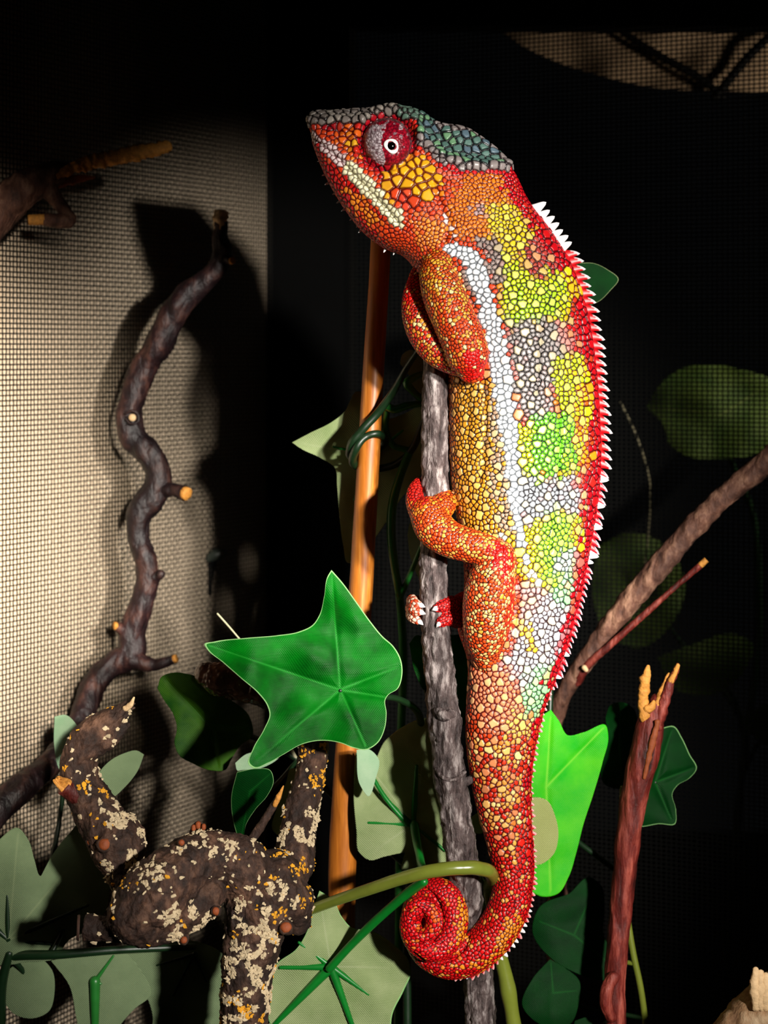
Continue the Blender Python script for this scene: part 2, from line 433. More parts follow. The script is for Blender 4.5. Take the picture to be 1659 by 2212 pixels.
THIGH = [(1052, 1420, -40, 30), (1050, 1385, -52, 44), (1053, 1335, -66, 53), (1058, 1280, -80, 54), (1068, 1235, -92, 46), (1080, 1205, -96, 34)]
SHANK = [(1080, 1205, -94, 33), (1052, 1190, -92, 34), (1012, 1178, -84, 36), (968, 1163, -70, 39), (938, 1138, -58, 42), (926, 1112, -46, 40)]
FOOTA = [(922, 1115, -44, 34), (906, 1098, -34, 26), (896, 1074, -20, 19), (898, 1054, -4, 14), (904, 1040, 10, 8)]
FOOTB = [(930, 1115, -44, 36), (948, 1100, -38, 30), (960, 1088, -22, 26), (966, 1080, 0, 22), (958, 1074, 22, 15)]
addg(limb(THIGH), 4); addg(limb(SHANK), 5); addg(limb(FOOTA), 5); addg(limb(FOOTB), 5)
# far hind leg: shank, two toe bundles closing on the branch
addg(limb([(1045, 1400, 45, 40), (1030, 1350, 62, 42), (1012, 1310, 60, 34), (995, 1318, 40, 32), (980, 1322, 20, 26)]), 6)
TOES = [[(985, 1310, 18, 22), (968, 1306, -6, 18), (955, 1309, -24, 14), (946, 1313, -32, 10)],
        [(988, 1335, 14, 22), (974, 1334, -8, 18), (962, 1338, -24, 14), (953, 1344, -32, 11)],
        [(930, 1310, 42, 14), (905, 1300, 30, 12), (890, 1298, 8, 12), (893, 1301, -14, 11), (904, 1306, -24, 8)],
        [(930, 1325, 42, 14), (903, 1315, 30, 12), (888, 1314, 8, 12), (892, 1317, -16, 11), (905, 1322, -27, 8)],
        [(930, 1340, 42, 14), (905, 1328, 30, 12), (889, 1328, 8, 12), (892, 1334, -14, 11), (902, 1341, -24, 8)]]
for tt in TOES: addg(limb(tt, 3), 6)
VOX = 0.00029
me, co, ed = remesh(geos, VOX, 4)
# which loft a vertex belongs to
lk = kdtree.KDTree(sum(len(g[0]) for g in geos)); lab_of = []
i = 0
for g, lb in zip(geos, labs):
    for v in g[0]: lk.insert(Vector(v), i); lab_of.append(lb); i += 1
lk.balance()

# --- sculpt the head and body relief (both sides alike)
q = topx(co); nr = normals(me); side = np.abs(nr[:, 1])
def amount():
    h = np.zeros(len(q)); head = poly(q, [(640, 200), (1130, 200), (1130, 380), (1000, 560), (880, 545), (640, 400)], 20)
    er = np.linalg.norm(q-np.array([836, 309]), axis=1)
    h -= 11*np.exp(-((er-57)/6)**2)
    h += 6*np.exp(-((er-70)/7)**2)*(q[:, 1] < 330)
    h += 7*ridge(q, [(672, 262), (720, 262), (780, 262), (812, 250), (850, 240), (890, 250), (908, 285)], 8)
    h += 9*ridge(q, [(903, 292), (930, 325), (965, 345), (1010, 356), (1060, 360), (1102, 356)], 9)
    h -= 7*poly(q, [(925, 262), (960, 290), (1010, 300), (1060, 330), (1080, 345), (1010, 338), (960, 325)], 14)
    h -= 5*ridge(q, [(672, 296), (700, 315), (735, 345), (770, 382), (805, 420), (838, 455), (858, 480)], 3.2)
    h += 4.5*ridge(q, [(690, 300), (735, 335), (790, 385), (830, 425), (868, 470)], 9)
    h += 3.5*ridge(q, [(685, 315), (730, 355), (780, 405), (820, 450), (850, 480)], 8)
    h -= 7*np.exp(-(np.linalg.norm(q-np.array([733, 283]), axis=1)/6)**2)
    h += 6*np.exp(-(np.linalg.norm(q-np.array([895, 400]), axis=1)/45)**2)
    h *= head
    h -= 6*ridge(q, [(935, 395), (955, 450), (975, 480), (960, 520)], 8)
    h -= 5*ridge(q, [(1045, 830), (1048, 900), (1044, 1000), (1035, 1040)], 7)
    h -= 3*ridge(q, [(1010, 820), (1012, 900), (1008, 980)], 7)
    h -= 4*ridge(q, [(1172, 690), (1168, 760), (1160, 850)], 4)
    h -= 5*ridge(q, [(1210, 880), (1212, 960), (1204, 1050), (1198, 1120), (1188, 1190)], 4)
    h -= 5*ridge(q, [(1120, 1250), (1115, 1330), (1105, 1400), (1080, 1430)], 7)
    h -= 4*ridge(q, [(1015, 1430), (1040, 1450), (1060, 1470)], 6)
    h += 2.5*ridge(q, [(1082, 1560), (1088, 1650), (1095, 1750), (1105, 1850)], 8)
    fr = (nr[:, 1] < -0.1)*(q[:, 1] > 1885)
    for gpts, d_, w_ in (([(912, 1912), (937, 1933), (950, 1956), (955, 1980), (951, 2008), (937, 2031), (912, 2046)], 9, 3.0),
                         ([(877, 1966), (898, 1959), (911, 1968), (919, 1983), (914, 1996)], 7, 2.6),
                         ([(1014, 2020), (1005, 2047), (981, 2071), (950, 2083), (920, 2080), (894, 2060)], 9, 3.0)):
        h -= d_*ridge(q, gpts, w_)*fr
    h -= 16*np.exp(-(np.linalg.norm((q-np.array([905, 1999]))/np.array([1, 1.25]), axis=1)/9)**2)*fr
    for k, xx in enumerate((996, 1004, 1000)):                                   # skin folds behind the knee
        h -= 4*ridge(q, [(xx-8, 1232+14*k), (xx+30, 1222+14*k)], 3)*(q[:, 0] < 1040)
    return h
co = co+nr*(amount()*S*np.clip(side*1.6, 0, 1))[:, None]
me.vertices.foreach_set('co', co.ravel()); me.update(); nr = normals(me)

# --- scales: seeds on the surface, their size and colour
q = topx(co)
kd = kdtree.KDTree(len(co))
for i, c in enumerate(co): kd.insert(c, i)
kd.balance()
DORSAL = [(1112, 368), (1130, 410), (1150, 440), (1190, 495), (1233, 565), (1263, 650), (1281, 740), (1291, 830), (1296, 915), (1297, 1000), (1290, 1085), (1277, 1167), (1262, 1248), (1245, 1318), (1226, 1388), (1205, 1448), (1183, 1507), (1166, 1565), (1154, 1625), (1147, 1694), (1147, 1762), (1151, 1828), (1153, 1884), (1146, 1945), (1128, 2005), (1090, 2060), (1035, 2103), (975, 2112)]
size = np.full(len(q), 4.9)
def setsize(m, val): size[:] = size*(1-m)+val*m
setsize(poly(q, [(640, 200), (960, 200), (1130, 380), (960, 480), (860, 570), (640, 420)], 30), 5.0)
setsize(poly(q, [(890, 470), (960, 500), (1010, 560), (900, 600), (830, 545)], 20), 3.9)
setsize(poly(q, [(960, 370), (1110, 370), (1150, 440), (1080, 520), (980, 480)], 30), 4.1)
setsize(poly(q, [(830, 360), (900, 335), (950, 380), (930, 430), (880, 450), (830, 420)], 16), 10.0)
setsize(poly(q, [(700, 270), (780, 265), (775, 330), (740, 310)], 10), 7.0)
setsize(poly(q, [(655, 225), (915, 225), (945, 300), (905, 262), (840, 248), (780, 268), (655, 272)], 8), 7.2)
setsize(poly(q, [(915, 232), (960, 265), (1030, 275), (1115, 355), (1090, 365), (1000, 362), (905, 300)], 8), 8.5)
setsize(poly(q, [(965, 530), (1030, 540), (1060, 640), (1085, 770), (1120, 900), (1140, 1200), (1110, 1200), (1080, 930), (1050, 780), (1020, 620)], 8), 5.6)
setsize(poly(q, [(965, 800), (1060, 800), (1095, 930), (1110, 1150), (1000, 1180), (975, 1050)], 20), 4.3)
setsize(stroke(q, [(a, b, 26) for a, b in DORSAL[3:15]], 10), 6.2)
setsize(poly(q, [(990, 1560), (1180, 1560), (1170, 1900), (1050, 1900)], 30), 4.6)
setsize(poly(q, [(840, 1890), (1160, 1890), (1160, 2140), (840, 2140)], 30), 3.9)
N = len(co)
cov = np.zeros(N, bool); seeds, srad, slab, stub = [], [], [], []
labr = {2: 3.7, 3: 3.6, 4: 3.7, 5: 3.7, 6: 3.6}
perm = rng.permutation(N); big = rng.random(N)
# tubercles first, then the small scales between them
flank = np.maximum(poly(q, [(1060, 440), (1160, 440), (1270, 620), (1300, 1000), (1230, 1400), (1160, 1600), (1010, 1600), (1010, 1250), (970, 1100), (970, 820), (1090, 800)], 20),
                   0.6*poly(q, [(1000, 1500), (1170, 1500), (1160, 1850), (1040, 1850)], 20))
near = np.zeros(N, bool)
for i in perm[:int(N*0.05)]:
    if flank[i] > 0.5 and not near[i]:
        lb = lab_of[lk.find(co[i])[1]]
        if lb > 1: continue
        r = size[i]*random.uniform(1.25, 1.65)
        seeds.append(i); srad.append(r); slab.append(lb); stub.append(1)
        for _, j, d in kd.find_range(co[i], r*S*1.75): cov[j] = True
        for _, j, d in kd.find_range(co[i], r*S*3.4): near[j] = True
for i in perm:
    if cov[i]: continue
    lb = lab_of[lk.find(co[i])[1]]
    r = labr.get(lb, size[i])*random.uniform(0.86, 1.16)
    seeds.append(i); srad.append(r); slab.append(lb); stub.append(0)
    for _, j, d in kd.find_range(co[i], r*S*1.7): cov[j] = True
seeds = np.array(seeds); srad = np.array(srad); slab = np.array(slab); stub = np.array(stub)
F1 = np.full(N, 9.0); F2 = np.full(N, 9.0); own = np.zeros(N, np.int64)
f1, f2, ow = F1.tolist(), F2.tolist(), own.tolist()
for s, i in enumerate(seeds):
    r = srad[s]*S; ir = 1/r
    for _, j, d in kd.find_range(co[i], r*2.6):
        d *= ir
        if d < f1[j]: f2[j] = f1[j]; f1[j] = d; ow[j] = s
        elif d < f2[j]: f2[j] = d
F1 = np.array(f1); F2 = np.array(f2); own = np.array(ow)
edge = np.clip((F2-F1), 0, 1.0)

# --- colours of the scales
sq = q[seeds]; ns = len(seeds)
jit = sq+rng.normal(0, 6, (ns, 2))
C = np.tile(srgb(212, 62, 20), (ns, 1)); G = np.tile(srgb(70, 6, 6), (ns, 1))
R1 = rng.random(ns); R2 = rng.random(ns)
def paint(m, c, gap=None):
    a_ = (np.clip((m-0.5)*1.5+0.5+(R1-.5)*0.8, 0, 1)*(m > 0.02))[:, None]
    C[:] = C*(1-a_)+srgb(*c)*a_
    if gap is not None: G[:] = G*(1-a_)+srgb(*gap)*a_
T0 = slab <= 1
def tp(pts, c, gap=None, soft=24, cond=None):
    m = poly(jit, pts, soft)*T0
    if cond is not None: m = m*cond
    paint(m, c, gap)
def ts(pts, c, gap=None, soft=6): paint(stroke(jit, pts, soft)*T0, c, gap)
DK = (34, 12, 10)
# neck and flank
tp([(920, 380), (1105, 368), (1150, 440), (1175, 500), (1090, 530), (960, 500)], (228, 120, 26), (110, 18, 8))
tp([(1050, 435), (1140, 450), (1185, 530), (1130, 620), (1085, 590), (1060, 500)], (212, 186, 30), (60, 32, 8))
tp([(1075, 540), (1120, 570), (1250, 580), (1262, 650), (1225, 690), (1100, 705), (1080, 640)], (192, 212, 22), (50, 40, 6))
tp([(1110, 620), (1230, 610), (1215, 690), (1110, 700)], (170, 215, 30), (40, 45, 6), cond=(R2 > .4))
tp([(1135, 520), (1165, 495), (1235, 565), (1250, 600), (1190, 590), (1150, 600), (1125, 570)], (170, 60, 52), (70, 4, 10))
tp([(1028, 512), (1075, 520), (1090, 560), (1085, 610), (1066, 615), (1050, 570)], (146, 128, 122), (40, 20, 18), 8)
tp([(985, 570), (1010, 575), (1032, 630), (1020, 640), (1000, 610)], (150, 128, 118), (40, 16, 14), 6)
tp([(1020, 440), (1042, 440), (1045, 462), (1022, 465)], (170, 140, 140), (60, 20, 20), 6)
tp([(1100, 690), (1212, 690), (1235, 735), (1205, 780), (1190, 860), (1205, 900), (1130, 925), (1116, 850), (1095, 760)], (150, 142, 140), (26, 18, 18))
tp([(1195, 690), (1260, 690), (1265, 760), (1230, 765), (1215, 740)], (196, 130, 120), (90, 10, 14))
tp([(1215, 670), (1295, 660), (1295, 775), (1255, 770), (1235, 720)], (214, 26, 22), (100, 2, 8))
tp([(1195, 785), (1215, 765), (1275, 765), (1285, 890), (1235, 905), (1195, 860)], (186, 208, 32), (70, 40, 6))
tp([(1230, 800), (1290, 800), (1290, 900), (1240, 900)], (226, 170, 26), (110, 24, 6), cond=(R2 > .5))
tp([(1122, 925), (1200, 885), (1245, 900), (1262, 960), (1255, 1012), (1190, 1035), (1128, 1012)], (116, 228, 44), (24, 60, 12))
tp([(1122, 925), (1150, 915), (1146, 1020), (1126, 1012)], (222, 218, 20), (60, 50, 6))
tp([(1240, 900), (1296, 890), (1298, 1020), (1258, 1015)], (228, 120, 24), (120, 10, 6))
tp([(1225, 950), (1262, 950), (1255, 1010), (1225, 1010)], (205, 220, 40), (60, 50, 6), cond=(R2 > .4))
tp([(1124, 1020), (1190, 1038), (1250, 1030), (1268, 1070), (1252, 1105), (1185, 1112), (1140, 1145), (1124, 1090)], (164, 168, 174), (40, 34, 38))
tp([(1240, 1015), (1300, 1010), (1295, 1120), (1262, 1100)], (206, 50, 30), (100, 6, 10))
tp([(1136, 1150), (1190, 1105), (1262, 1105), (1276, 1160), (1245, 1210), (1258, 1245), (1205, 1300), (1160, 1250)], (150, 228, 52), (36, 60, 14))
tp([(1130, 1140), (1160, 1130), (1165, 1235), (1180, 1270), (1150, 1250)], (226, 214, 26), (70, 56, 10))
tp([(1235, 1110), (1285, 1110), (1270, 1220), (1240, 1200)], (222, 180, 36), (110, 30, 6), cond=(R2 > .35))
tp([(1205, 1195), (1250, 1180), (1245, 1240), (1205, 1250)], (178, 198, 190), (44, 54, 54))
tp([(1185, 1270), (1255, 1225), (1250, 1320), (1215, 1330)], (148, 228, 150), (40, 66, 50))
tp([(1105, 1255), (1160, 1265), (1205, 1300), (1252, 1320), (1236, 1395), (1208, 1450), (1140, 1490), (1060, 1460), (1100, 1400)], (184, 186, 194), (60, 38, 40))
tp([(1105, 1255), (1160, 1265), (1175, 1310), (1120, 1350)], (190, 152, 146), (70, 26, 26))
ts([(1112, 1335, 10), (1140, 1360, 13), (1150, 1390, 10)], (232, 190, 40), (90, 40, 10))
tp([(1150, 1445), (1215, 1425), (1198, 1500), (1160, 1565), (1118, 1530)], (150, 226, 150), (46, 66, 46))
tp([(1020, 1430), (1110, 1450), (1130, 1530), (1140, 1600), (1050, 1580), (1008, 1500)], (216, 132, 92), (110, 12, 10))
tp([(1100, 1530), (1160, 1560), (1150, 1640), (1095, 1620)], (214, 176, 84), (110, 20, 10))
# belly
tp([(968, 790), (1062, 800), (1098, 930), (1112, 1100), (1125, 1185), (1000, 1190), (974, 1050)], (212, 146, 36), (36, 8, 4))
tp([(1050, 830), (1085, 860), (1108, 1040), (1120, 1150), (1070, 1140), (1055, 1000)], (168, 138, 112), (28, 14, 10), cond=(R2 > .25))
tp([(968, 790), (985, 800), (982, 1060), (968, 1000)], (220, 110, 30), (80, 10, 6))
tp([(1000, 620), (1048, 680), (1068, 800), (1048, 830), (1030, 720)], (196, 70, 30), (60, 6, 8))
tp([(1100, 1160), (1130, 1180), (1150, 1260), (1118, 1255)], (222, 190, 30), (60, 40, 8))
tp([(1110, 1250), (1132, 1250), (1112, 1400), (1096, 1420)], (216, 70, 22), (90, 10, 8))
# tail
tail = T0 & (sq[:, 1] > 1590)
k = np.clip((sq[:, 1]-1590)/330, 0, 1)
C[tail] = (1-k[tail])[:, None]*srgb(206, 54, 24)+k[tail][:, None]*srgb(214, 16, 18); G[tail] = srgb(96, 4, 6)
m = tail & (R2 < 0.40-0.26*k); C[m] = srgb(236, 160, 72)
m = tail & (R2 > 0.93) & (sq[:, 1] < 1800); C[m] = srgb(240, 206, 130)
ts([(1084, 1600, 6), (1092, 1700, 6), (1103, 1800, 5), (1110, 1850, 4)], (232, 168, 70))
coil = poly(jit, [(850, 1890), (1015, 1890), (1015, 2080), (930, 2090), (860, 2040)], 4)*(slab == 1)
m = (coil > .5); C[m] = srgb(216, 16, 22); G[m] = srgb(110, 2, 12)
m = (coil > .5) & (R2 < .12); C[m] = srgb(238, 120, 40)
m = (slab == 1) & (stroke(jit, [(995, 1940, 9), (1003, 1990, 10), (990, 2030, 8)], 6) > R1); C[m] = srgb(240, 140, 30)
m = (slab == 1) & (stroke(jit, [(938, 1960, 5), (944, 2000, 6), (930, 2020, 5)], 4) > R1); C[m] = srgb(232, 90, 26)
m = (slab == 1) & (stroke(jit, [(1110, 1990, 18), (1080, 2050, 16), (1030, 2090, 14), (990, 2090, 8)], 14)*0.7 > R1); C[m] = srgb(242, 140, 34)
# dorsal crimson band
ts([(a, b, w) for (a, b), w in zip(DORSAL[:24], [26, 34, 34, 34, 26, 24, 26, 24, 22, 22, 30, 30, 24, 20, 17, 15, 13, 12, 12, 11, 10, 9, 8, 8])], (196, 12, 24), (96, 0, 12), 12)
# yellow finger spots reaching to the crest
for (x, y, r, c) in [(1225, 600, 20, (214, 190, 30)), (1245, 625, 16, (222, 180, 30)), (1262, 800, 15, (222, 190, 30)), (1268, 850, 13, (222, 160, 28)), (1262, 900, 13, (214, 190, 34)), (1262, 940, 14, (230, 160, 26)), (1266, 985, 12, (230, 140, 24)), (1258, 1150, 11, (222, 190, 34)), (1250, 1180, 10, (226, 170, 30))]:
    paint((np.linalg.norm(jit-np.array([x, y]), axis=1) < r)*1.0*T0, c, (110, 30, 6))
# white stripe
WS = [(972, 538, 12), (1000, 545, 17), (1022, 565, 19), (1040, 615, 19), (1052, 660, 18), (1066, 720, 21), (1080, 790, 22), (1092, 860, 22), (1101, 940, 18), (1108, 1020, 16), (1116, 1100, 13), (1126, 1170, 11), (1140, 1215, 8)]
def hard(m, c, gap): C[m] = srgb(*c); G[m] = srgb(*gap)
hard((stroke(sq, WS, 5) > .5) & T0, (238, 242, 246), (120, 126, 134))
hard((stroke(sq, [(1148, 1238, 8), (1166, 1256, 7)], 4) > .5) & T0, (240, 242, 244), (150, 140, 110))
hard((stroke(sq, [(958, 470, 4), (968, 488, 5), (985, 510, 5)], 3) > .5) & T0, (240, 226, 220), (160, 90, 70))
hard((stroke(sq, [(1080, 1155, 5), (1092, 1168, 6)], 3) > .5) & T0, (238, 240, 230), (120, 110, 80))
# head
hp = lambda pts, c, gap=None, soft=8: tp(pts, c, gap, soft)
hp([(660, 265), (800, 250), (900, 300), (1000, 370), (960, 480), (900, 560), (830, 540), (700, 380)], (214, 66, 26), (110, 8, 8), 12)
hp([(700, 380), (740, 400), (800, 470), (870, 500), (930, 530), (880, 560), (800, 520), (740, 450)], (222, 70, 24), (120, 6, 6), 10)
hp([(690, 350), (715, 350), (790, 430), (830, 470), (800, 470), (735, 410)], (206, 24, 18), (110, 2, 8), 6)
hp([(738, 395), (790, 440), (830, 490), (800, 490), (750, 430)], (226, 130, 30), (110, 14, 8), 8)
hp([(672, 300), (690, 310), (720, 370), (760, 450), (820, 520), (880, 552), (840, 548), (770, 495), (700, 385)], (186, 14, 24), (90, 2, 8), 6)
hp([(705, 270), (790, 266), (778, 330), (800, 370), (770, 360), (730, 310)], (226, 100, 26), (120, 10, 8), 8)
hp([(735, 295), (765, 300), (785, 345), (765, 345)], (230, 170, 36), (130, 30, 8), 6)
hp([(690, 262), (740, 262), (730, 280), (690, 285)], (170, 16, 26), (80, 0, 10), 6)
er = np.linalg.norm(sq-np.array([836, 309]), axis=1)
m = (er < 64) & T0; C[m] = srgb(176, 14, 30); G[m] = srgb(60, 2, 10)
m = (er < 76) & (er >= 64) & T0 & (R2 < .7); C[m] = srgb(206, 38, 26)
hp([(850, 365), (900, 330), (950, 372), (945, 420), (900, 440), (870, 420)], (232, 168, 26), (130, 50, 8), 6)
hp([(828, 375), (855, 370), (862, 400), (850, 430), (830, 400)], (226, 160, 34), (120, 30, 10), 5)
hp([(862, 375), (885, 378), (882, 405), (862, 402)], (222, 70, 50), (120, 14, 10), 4)
hp([(935, 350), (1000, 365), (1005, 385), (960, 390)], (222, 96, 70), (120, 14, 12), 6)
hp([(868, 418), (890, 418), (892, 445), (870, 448)], (226, 70, 46), (120, 14, 12), 3)
hp([(900, 440), (940, 440), (950, 480), (910, 490)], (224, 96, 60), (130, 14, 12), 8)
hp([(880, 480), (960, 460), (960, 540), (890, 550)], (220, 60, 26), (130, 6, 8), 8)
hp([(900, 470), (960, 480), (950, 540), (900, 530)], (234, 140, 50), (120, 10, 8), 30)
LIP = [(676, 292, 7), (700, 312, 11), (735, 345, 14), (775, 385, 14), (815, 425, 16), (850, 462, 17), (864, 482, 10)]
hard((stroke(sq, LIP, 3) > .5) & T0, (236, 230, 190), (150, 140, 110))
hard((stroke(sq, LIP[:3], 3) > .5) & T0, (222, 200, 200), (120, 70, 70))
# casque and rostral ridge
top = poly(sq, [(650, 215), (915, 215), (945, 300), (906, 264), (880, 256), (845, 246), (805, 254), (785, 266), (655, 274)], 3) > .5
hard(top & T0, (128, 118, 112), (44, 36, 34))
m = top & T0 & (R2 < .35); C[m] = srgb(160, 150, 140)
m = top & T0 & (sq[:, 0] > 860); C[m] = srgb(92, 118, 104)
cq = poly(sq, [(905, 240), (935, 240), (960, 262), (1030, 272), (1075, 310), (1118, 356), (1100, 366), (1010, 362), (955, 352), (900, 300)], 3) > .5
hard(cq & T0, (78, 108, 100), (22, 26, 28))
m = cq & (R2 < .35) & T0; C[m] = srgb(104, 146, 108)
m = cq & (R2 > .82) & T0; C[m] = srgb(84, 104, 116)
rim = np.maximum(stroke(sq, [(905, 296, 9), (930, 325, 9), (960, 345, 9), (1010, 357, 8), (1060, 360, 7), (1105, 356, 7)], 3), stroke(sq, [(950, 268, 8), (1025, 278, 9), (1075, 315, 9), (1112, 358, 9)], 3)) > .5
hard(rim & T0, (132, 122, 120), (50, 36, 38))
hard((stroke(sq, [(950, 358, 6), (985, 370, 6), (1060, 372, 4), (1100, 370, 4)], 3) > .5) & T0, (196, 18, 24), (100, 2, 8))
# limbs
L = slab >= 2
C[L] = srgb(220, 70, 20); G[L] = srgb(96, 6, 6)
m = L & (R2 < .30); C[m] = srgb(238, 158, 54)
m = (slab == 2) & (R2 < .45) & (sq[:, 1] < 650); C[m] = srgb(236, 170, 50)
m = (slab == 2) & (R2 >= .45) & (sq[:, 1] < 650); C[m] = srgb(206, 84, 24)
m = (slab == 3); C[m] = srgb(206, 40, 22); G[m] = srgb(80, 2, 8)
m = (slab == 3) & (R2 < .35); C[m] = srgb(238, 150, 50)
def limbred(pts, c=(232, 20, 14), soft=8):
    m = (stroke(jit, pts, soft) > R1*.8+.1) & L; C[m] = srgb(*c); G[m] = srgb(150, 4, 6)
limbred([(1020, 775, 20), (1028, 800, 26)])
limbred([(1075, 1190, 22), (1088, 1215, 26), (1100, 1250, 8)])
limbred([(1102, 1240, 10), (1108, 1320, 10), (1100, 1400, 9)], (222, 40, 18))
limbred([(885, 610, 14), (880, 650, 14)], (226, 26, 18))
m = L & (R2 < .05); C[m] = srgb(250, 220, 150)
th = (slab == 4) & (R2 < .38) & (R1 < .85); C[th] = srgb(238, 180, 110)
th = (slab == 4) & (sq[:, 0] < 1070); G[th] = srgb(50, 10, 8)
m = (slab == 5) & (R2 < .38); C[m] = srgb(238, 160, 70)
m = (slab == 5) & (jit[:, 1] < 1128); C[m] = srgb(224, 78, 20)
m = (slab == 5) & (jit[:, 1] < 1128) & (R2 < .3); C[m] = srgb(238, 140, 40)
m = (slab == 5) & (jit[:, 0] < 925) & (jit[:, 1] < 1085); C[m] = srgb(206, 34, 26)
m = (slab == 6); C[m] = srgb(200, 24, 22); G[m] = srgb(90, 2, 8)
m = (slab == 6) & (sq[:, 0] < 912); C[m] = srgb(222, 184, 160); G[m] = srgb(150, 50, 20)
m = m & (np.sin(sq[:, 1]*0.85+sq[:, 0]*.3) > 0.2); C[m] = srgb(196, 60, 24)
# tubercles are paler than their surroundings
crim = stroke(sq, [(a, b, 30) for a, b in DORSAL], 4) > .5
m = (stub == 1) & ~crim; C[m] = np.clip(C[m]*0.72+srgb(245, 226, 150)*0.28, 0, 1)
C *= (0.86+0.28*rng.random(ns))[:, None]
C = np.clip(C, 0, 1); G *= 0.6

amp = np.where(stub == 1, 0.50, 0.40)
topamp = np.where(top, 0.95, np.where(cq, 0.6, 0)); amp = np.maximum(amp, topamp)
amp[(stroke(sq, LIP, 3) > .5) & T0] = 0.16
amp[coil > .5] = 0.30
dome = np.clip(edge/0.75, 0, 1); dome = dome*(2-dome)
h = dome*amp[own]*srad[own]*S
co2 = co+nr*(h-0.2*srad[own]*S*amp[own])[:, None]
me.vertices.foreach_set('co', co2.ravel()); me.update()
def cattr(me, name, arr):
    a = me.attributes.new(name, 'FLOAT_COLOR', 'POINT'); a.data.foreach_set('color', np.hstack([arr, np.ones((len(arr), 1))]).ravel().astype(np.float32))
cattr(me, 'skin', C[own]); cattr(me, 'gap', G[own])
a = me.attributes.new('edge', 'FLOAT', 'POINT'); a.data.foreach_set('value', edge.astype(np.float32))
me.name = 'chameleon_body'
body = link_mesh('body', me, M['skin'], cham)
body['label'] = 'scaly red, orange, yellow and green body with a white stripe along the flank'

# --- eye turret
def eye(sgn):
    nu, nv = 120, 50
    E = lambda a, b, d: P(a, b, -abs(d)*S)*np.array([1, sgn, 1])
    cx, cy = 836, 309; vs = []; fs = []
    gx, gy = 7, 3                        # gaze
    for i in range(nv+1):
        ph = (math.pi*0.62)*i/nv
        for j in range(nu):
            th = 2*math.pi*j/nu
            rr = 53*math.sin(ph)
            dz = 50*math.cos(ph)
            vs.append(E(cx+rr*math.cos(th)+gx*math.cos(ph), cy+rr*math.sin(th)*1.04+gy*math.cos(ph), sgn*(-40-dz)))
    for i in range(nv):
        for j in range(nu):
            k = (j+1) % nu; fs.append((i*nu+j, i*nu+k, (i+1)*nu+k, (i+1)*nu+j))
    vs = np.array(vs); qq = topx(vs*np.array([1, sgn, 1]))
    o = link('eye', vs, fs, M['eye_skin'], cham); me = o.data
    n = len(vs); e = np.zeros(n); cc = np.tile(srgb(160, 10, 36), (n, 1)); gg = np.tile(srgb(60, 2, 14), (n, 1))
    pts = [Vector(((a-836)/9, (b-309)/9, 3)) for a, b in qq]
    big = np.array([mnoise.noise(p*0.33+Vector((4.3, 1.2, 0))) for p in pts]); sm = np.array([mnoise.noise(p*1.1) for p in pts])
    pale = poly(qq, [(782, 300), (800, 268), (830, 268), (822, 300), (828, 330), (840, 350), (815, 364), (790, 340)], 16)
    m = (pale+big*0.9+sm*0.45) > 0.45
    cc[m] = srgb(214, 198, 204); gg[m] = srgb(70, 30, 40)
    m = (sm > .38); cc[m] = srgb(190, 150, 160)
    m = np.linalg.norm(qq-np.array([836, 309]), axis=1) > 49
    cc[m] = cc[m]*0.35+srgb(120, 110, 116)*0.25
    r = np.array([mnoise.voronoi(p*1.45)[0][0] for p in pts]); r2 = np.array([mnoise.voronoi(p*1.45)[0][1] for p in pts])
    e = np.clip((r2-r)*1.3+0.3, 0, 1)
    cattr(me, 'skin', cc); cattr(me, 'gap', gg)
    a = me.attributes.new('edge', 'FLOAT', 'POINT'); a.data.foreach_set('value', e.astype(np.float32))
    o['label'] = 'domed dark red and white eye turret'
    # white lid ring and black pupil
    pc = E(846, 315, sgn*(-40-49.0)); dirv = np.array([0.10, -sgn*0.99, -0.05]); dirv /= np.linalg.norm(dirv)
    u = np.cross(dirv, Z); u /= np.linalg.norm(u); w = np.cross(u, dirv)
    vs, fs = [], []; na, nb = 40, 12
    for i in range(na):
        a_ = 2*math.pi*i/na
        for j in range(nb):
            b_ = 2*math.pi*j/nb
            R = (12.0+3.6*math.cos(b_)*(1+0.3*math.sin(3*a_+1))+1.2*math.sin(2*a_))*S
            vs.append(pc+(u*math.cos(a_)+w*math.sin(a_))*R+dirv*(1.6*math.sin(b_)-1.0)*S)
    for i in range(na):
        for j in range(nb):
            fs.append((i*nb+j, ((i+1) % na)*nb+j, ((i+1) % na)*nb+(j+1) % nb, i*nb+(j+1) % nb))
    g = link('eyelid_ring', vs, fs, M['white'], o)
    vs, fs = [], []
    for i in range(13):
        ph = math.pi*0.5*i/12
        for j in range(32):
            a_ = 2*math.pi*j/32
            vs.append(pc-dirv*4*S+(u*math.cos(a_)+w*math.sin(a_))*10.5*S*math.sin(ph)+dirv*7*S*math.cos(ph))
    for i in range(12):
        for j in range(32): k = (j+1) % 32; fs.append((i*32+j, i*32+k, (i+1)*32+k, (i+1)*32+j))
    link('pupil', vs, fs, M['black_gloss'], o)
eye(1); eye(-1)

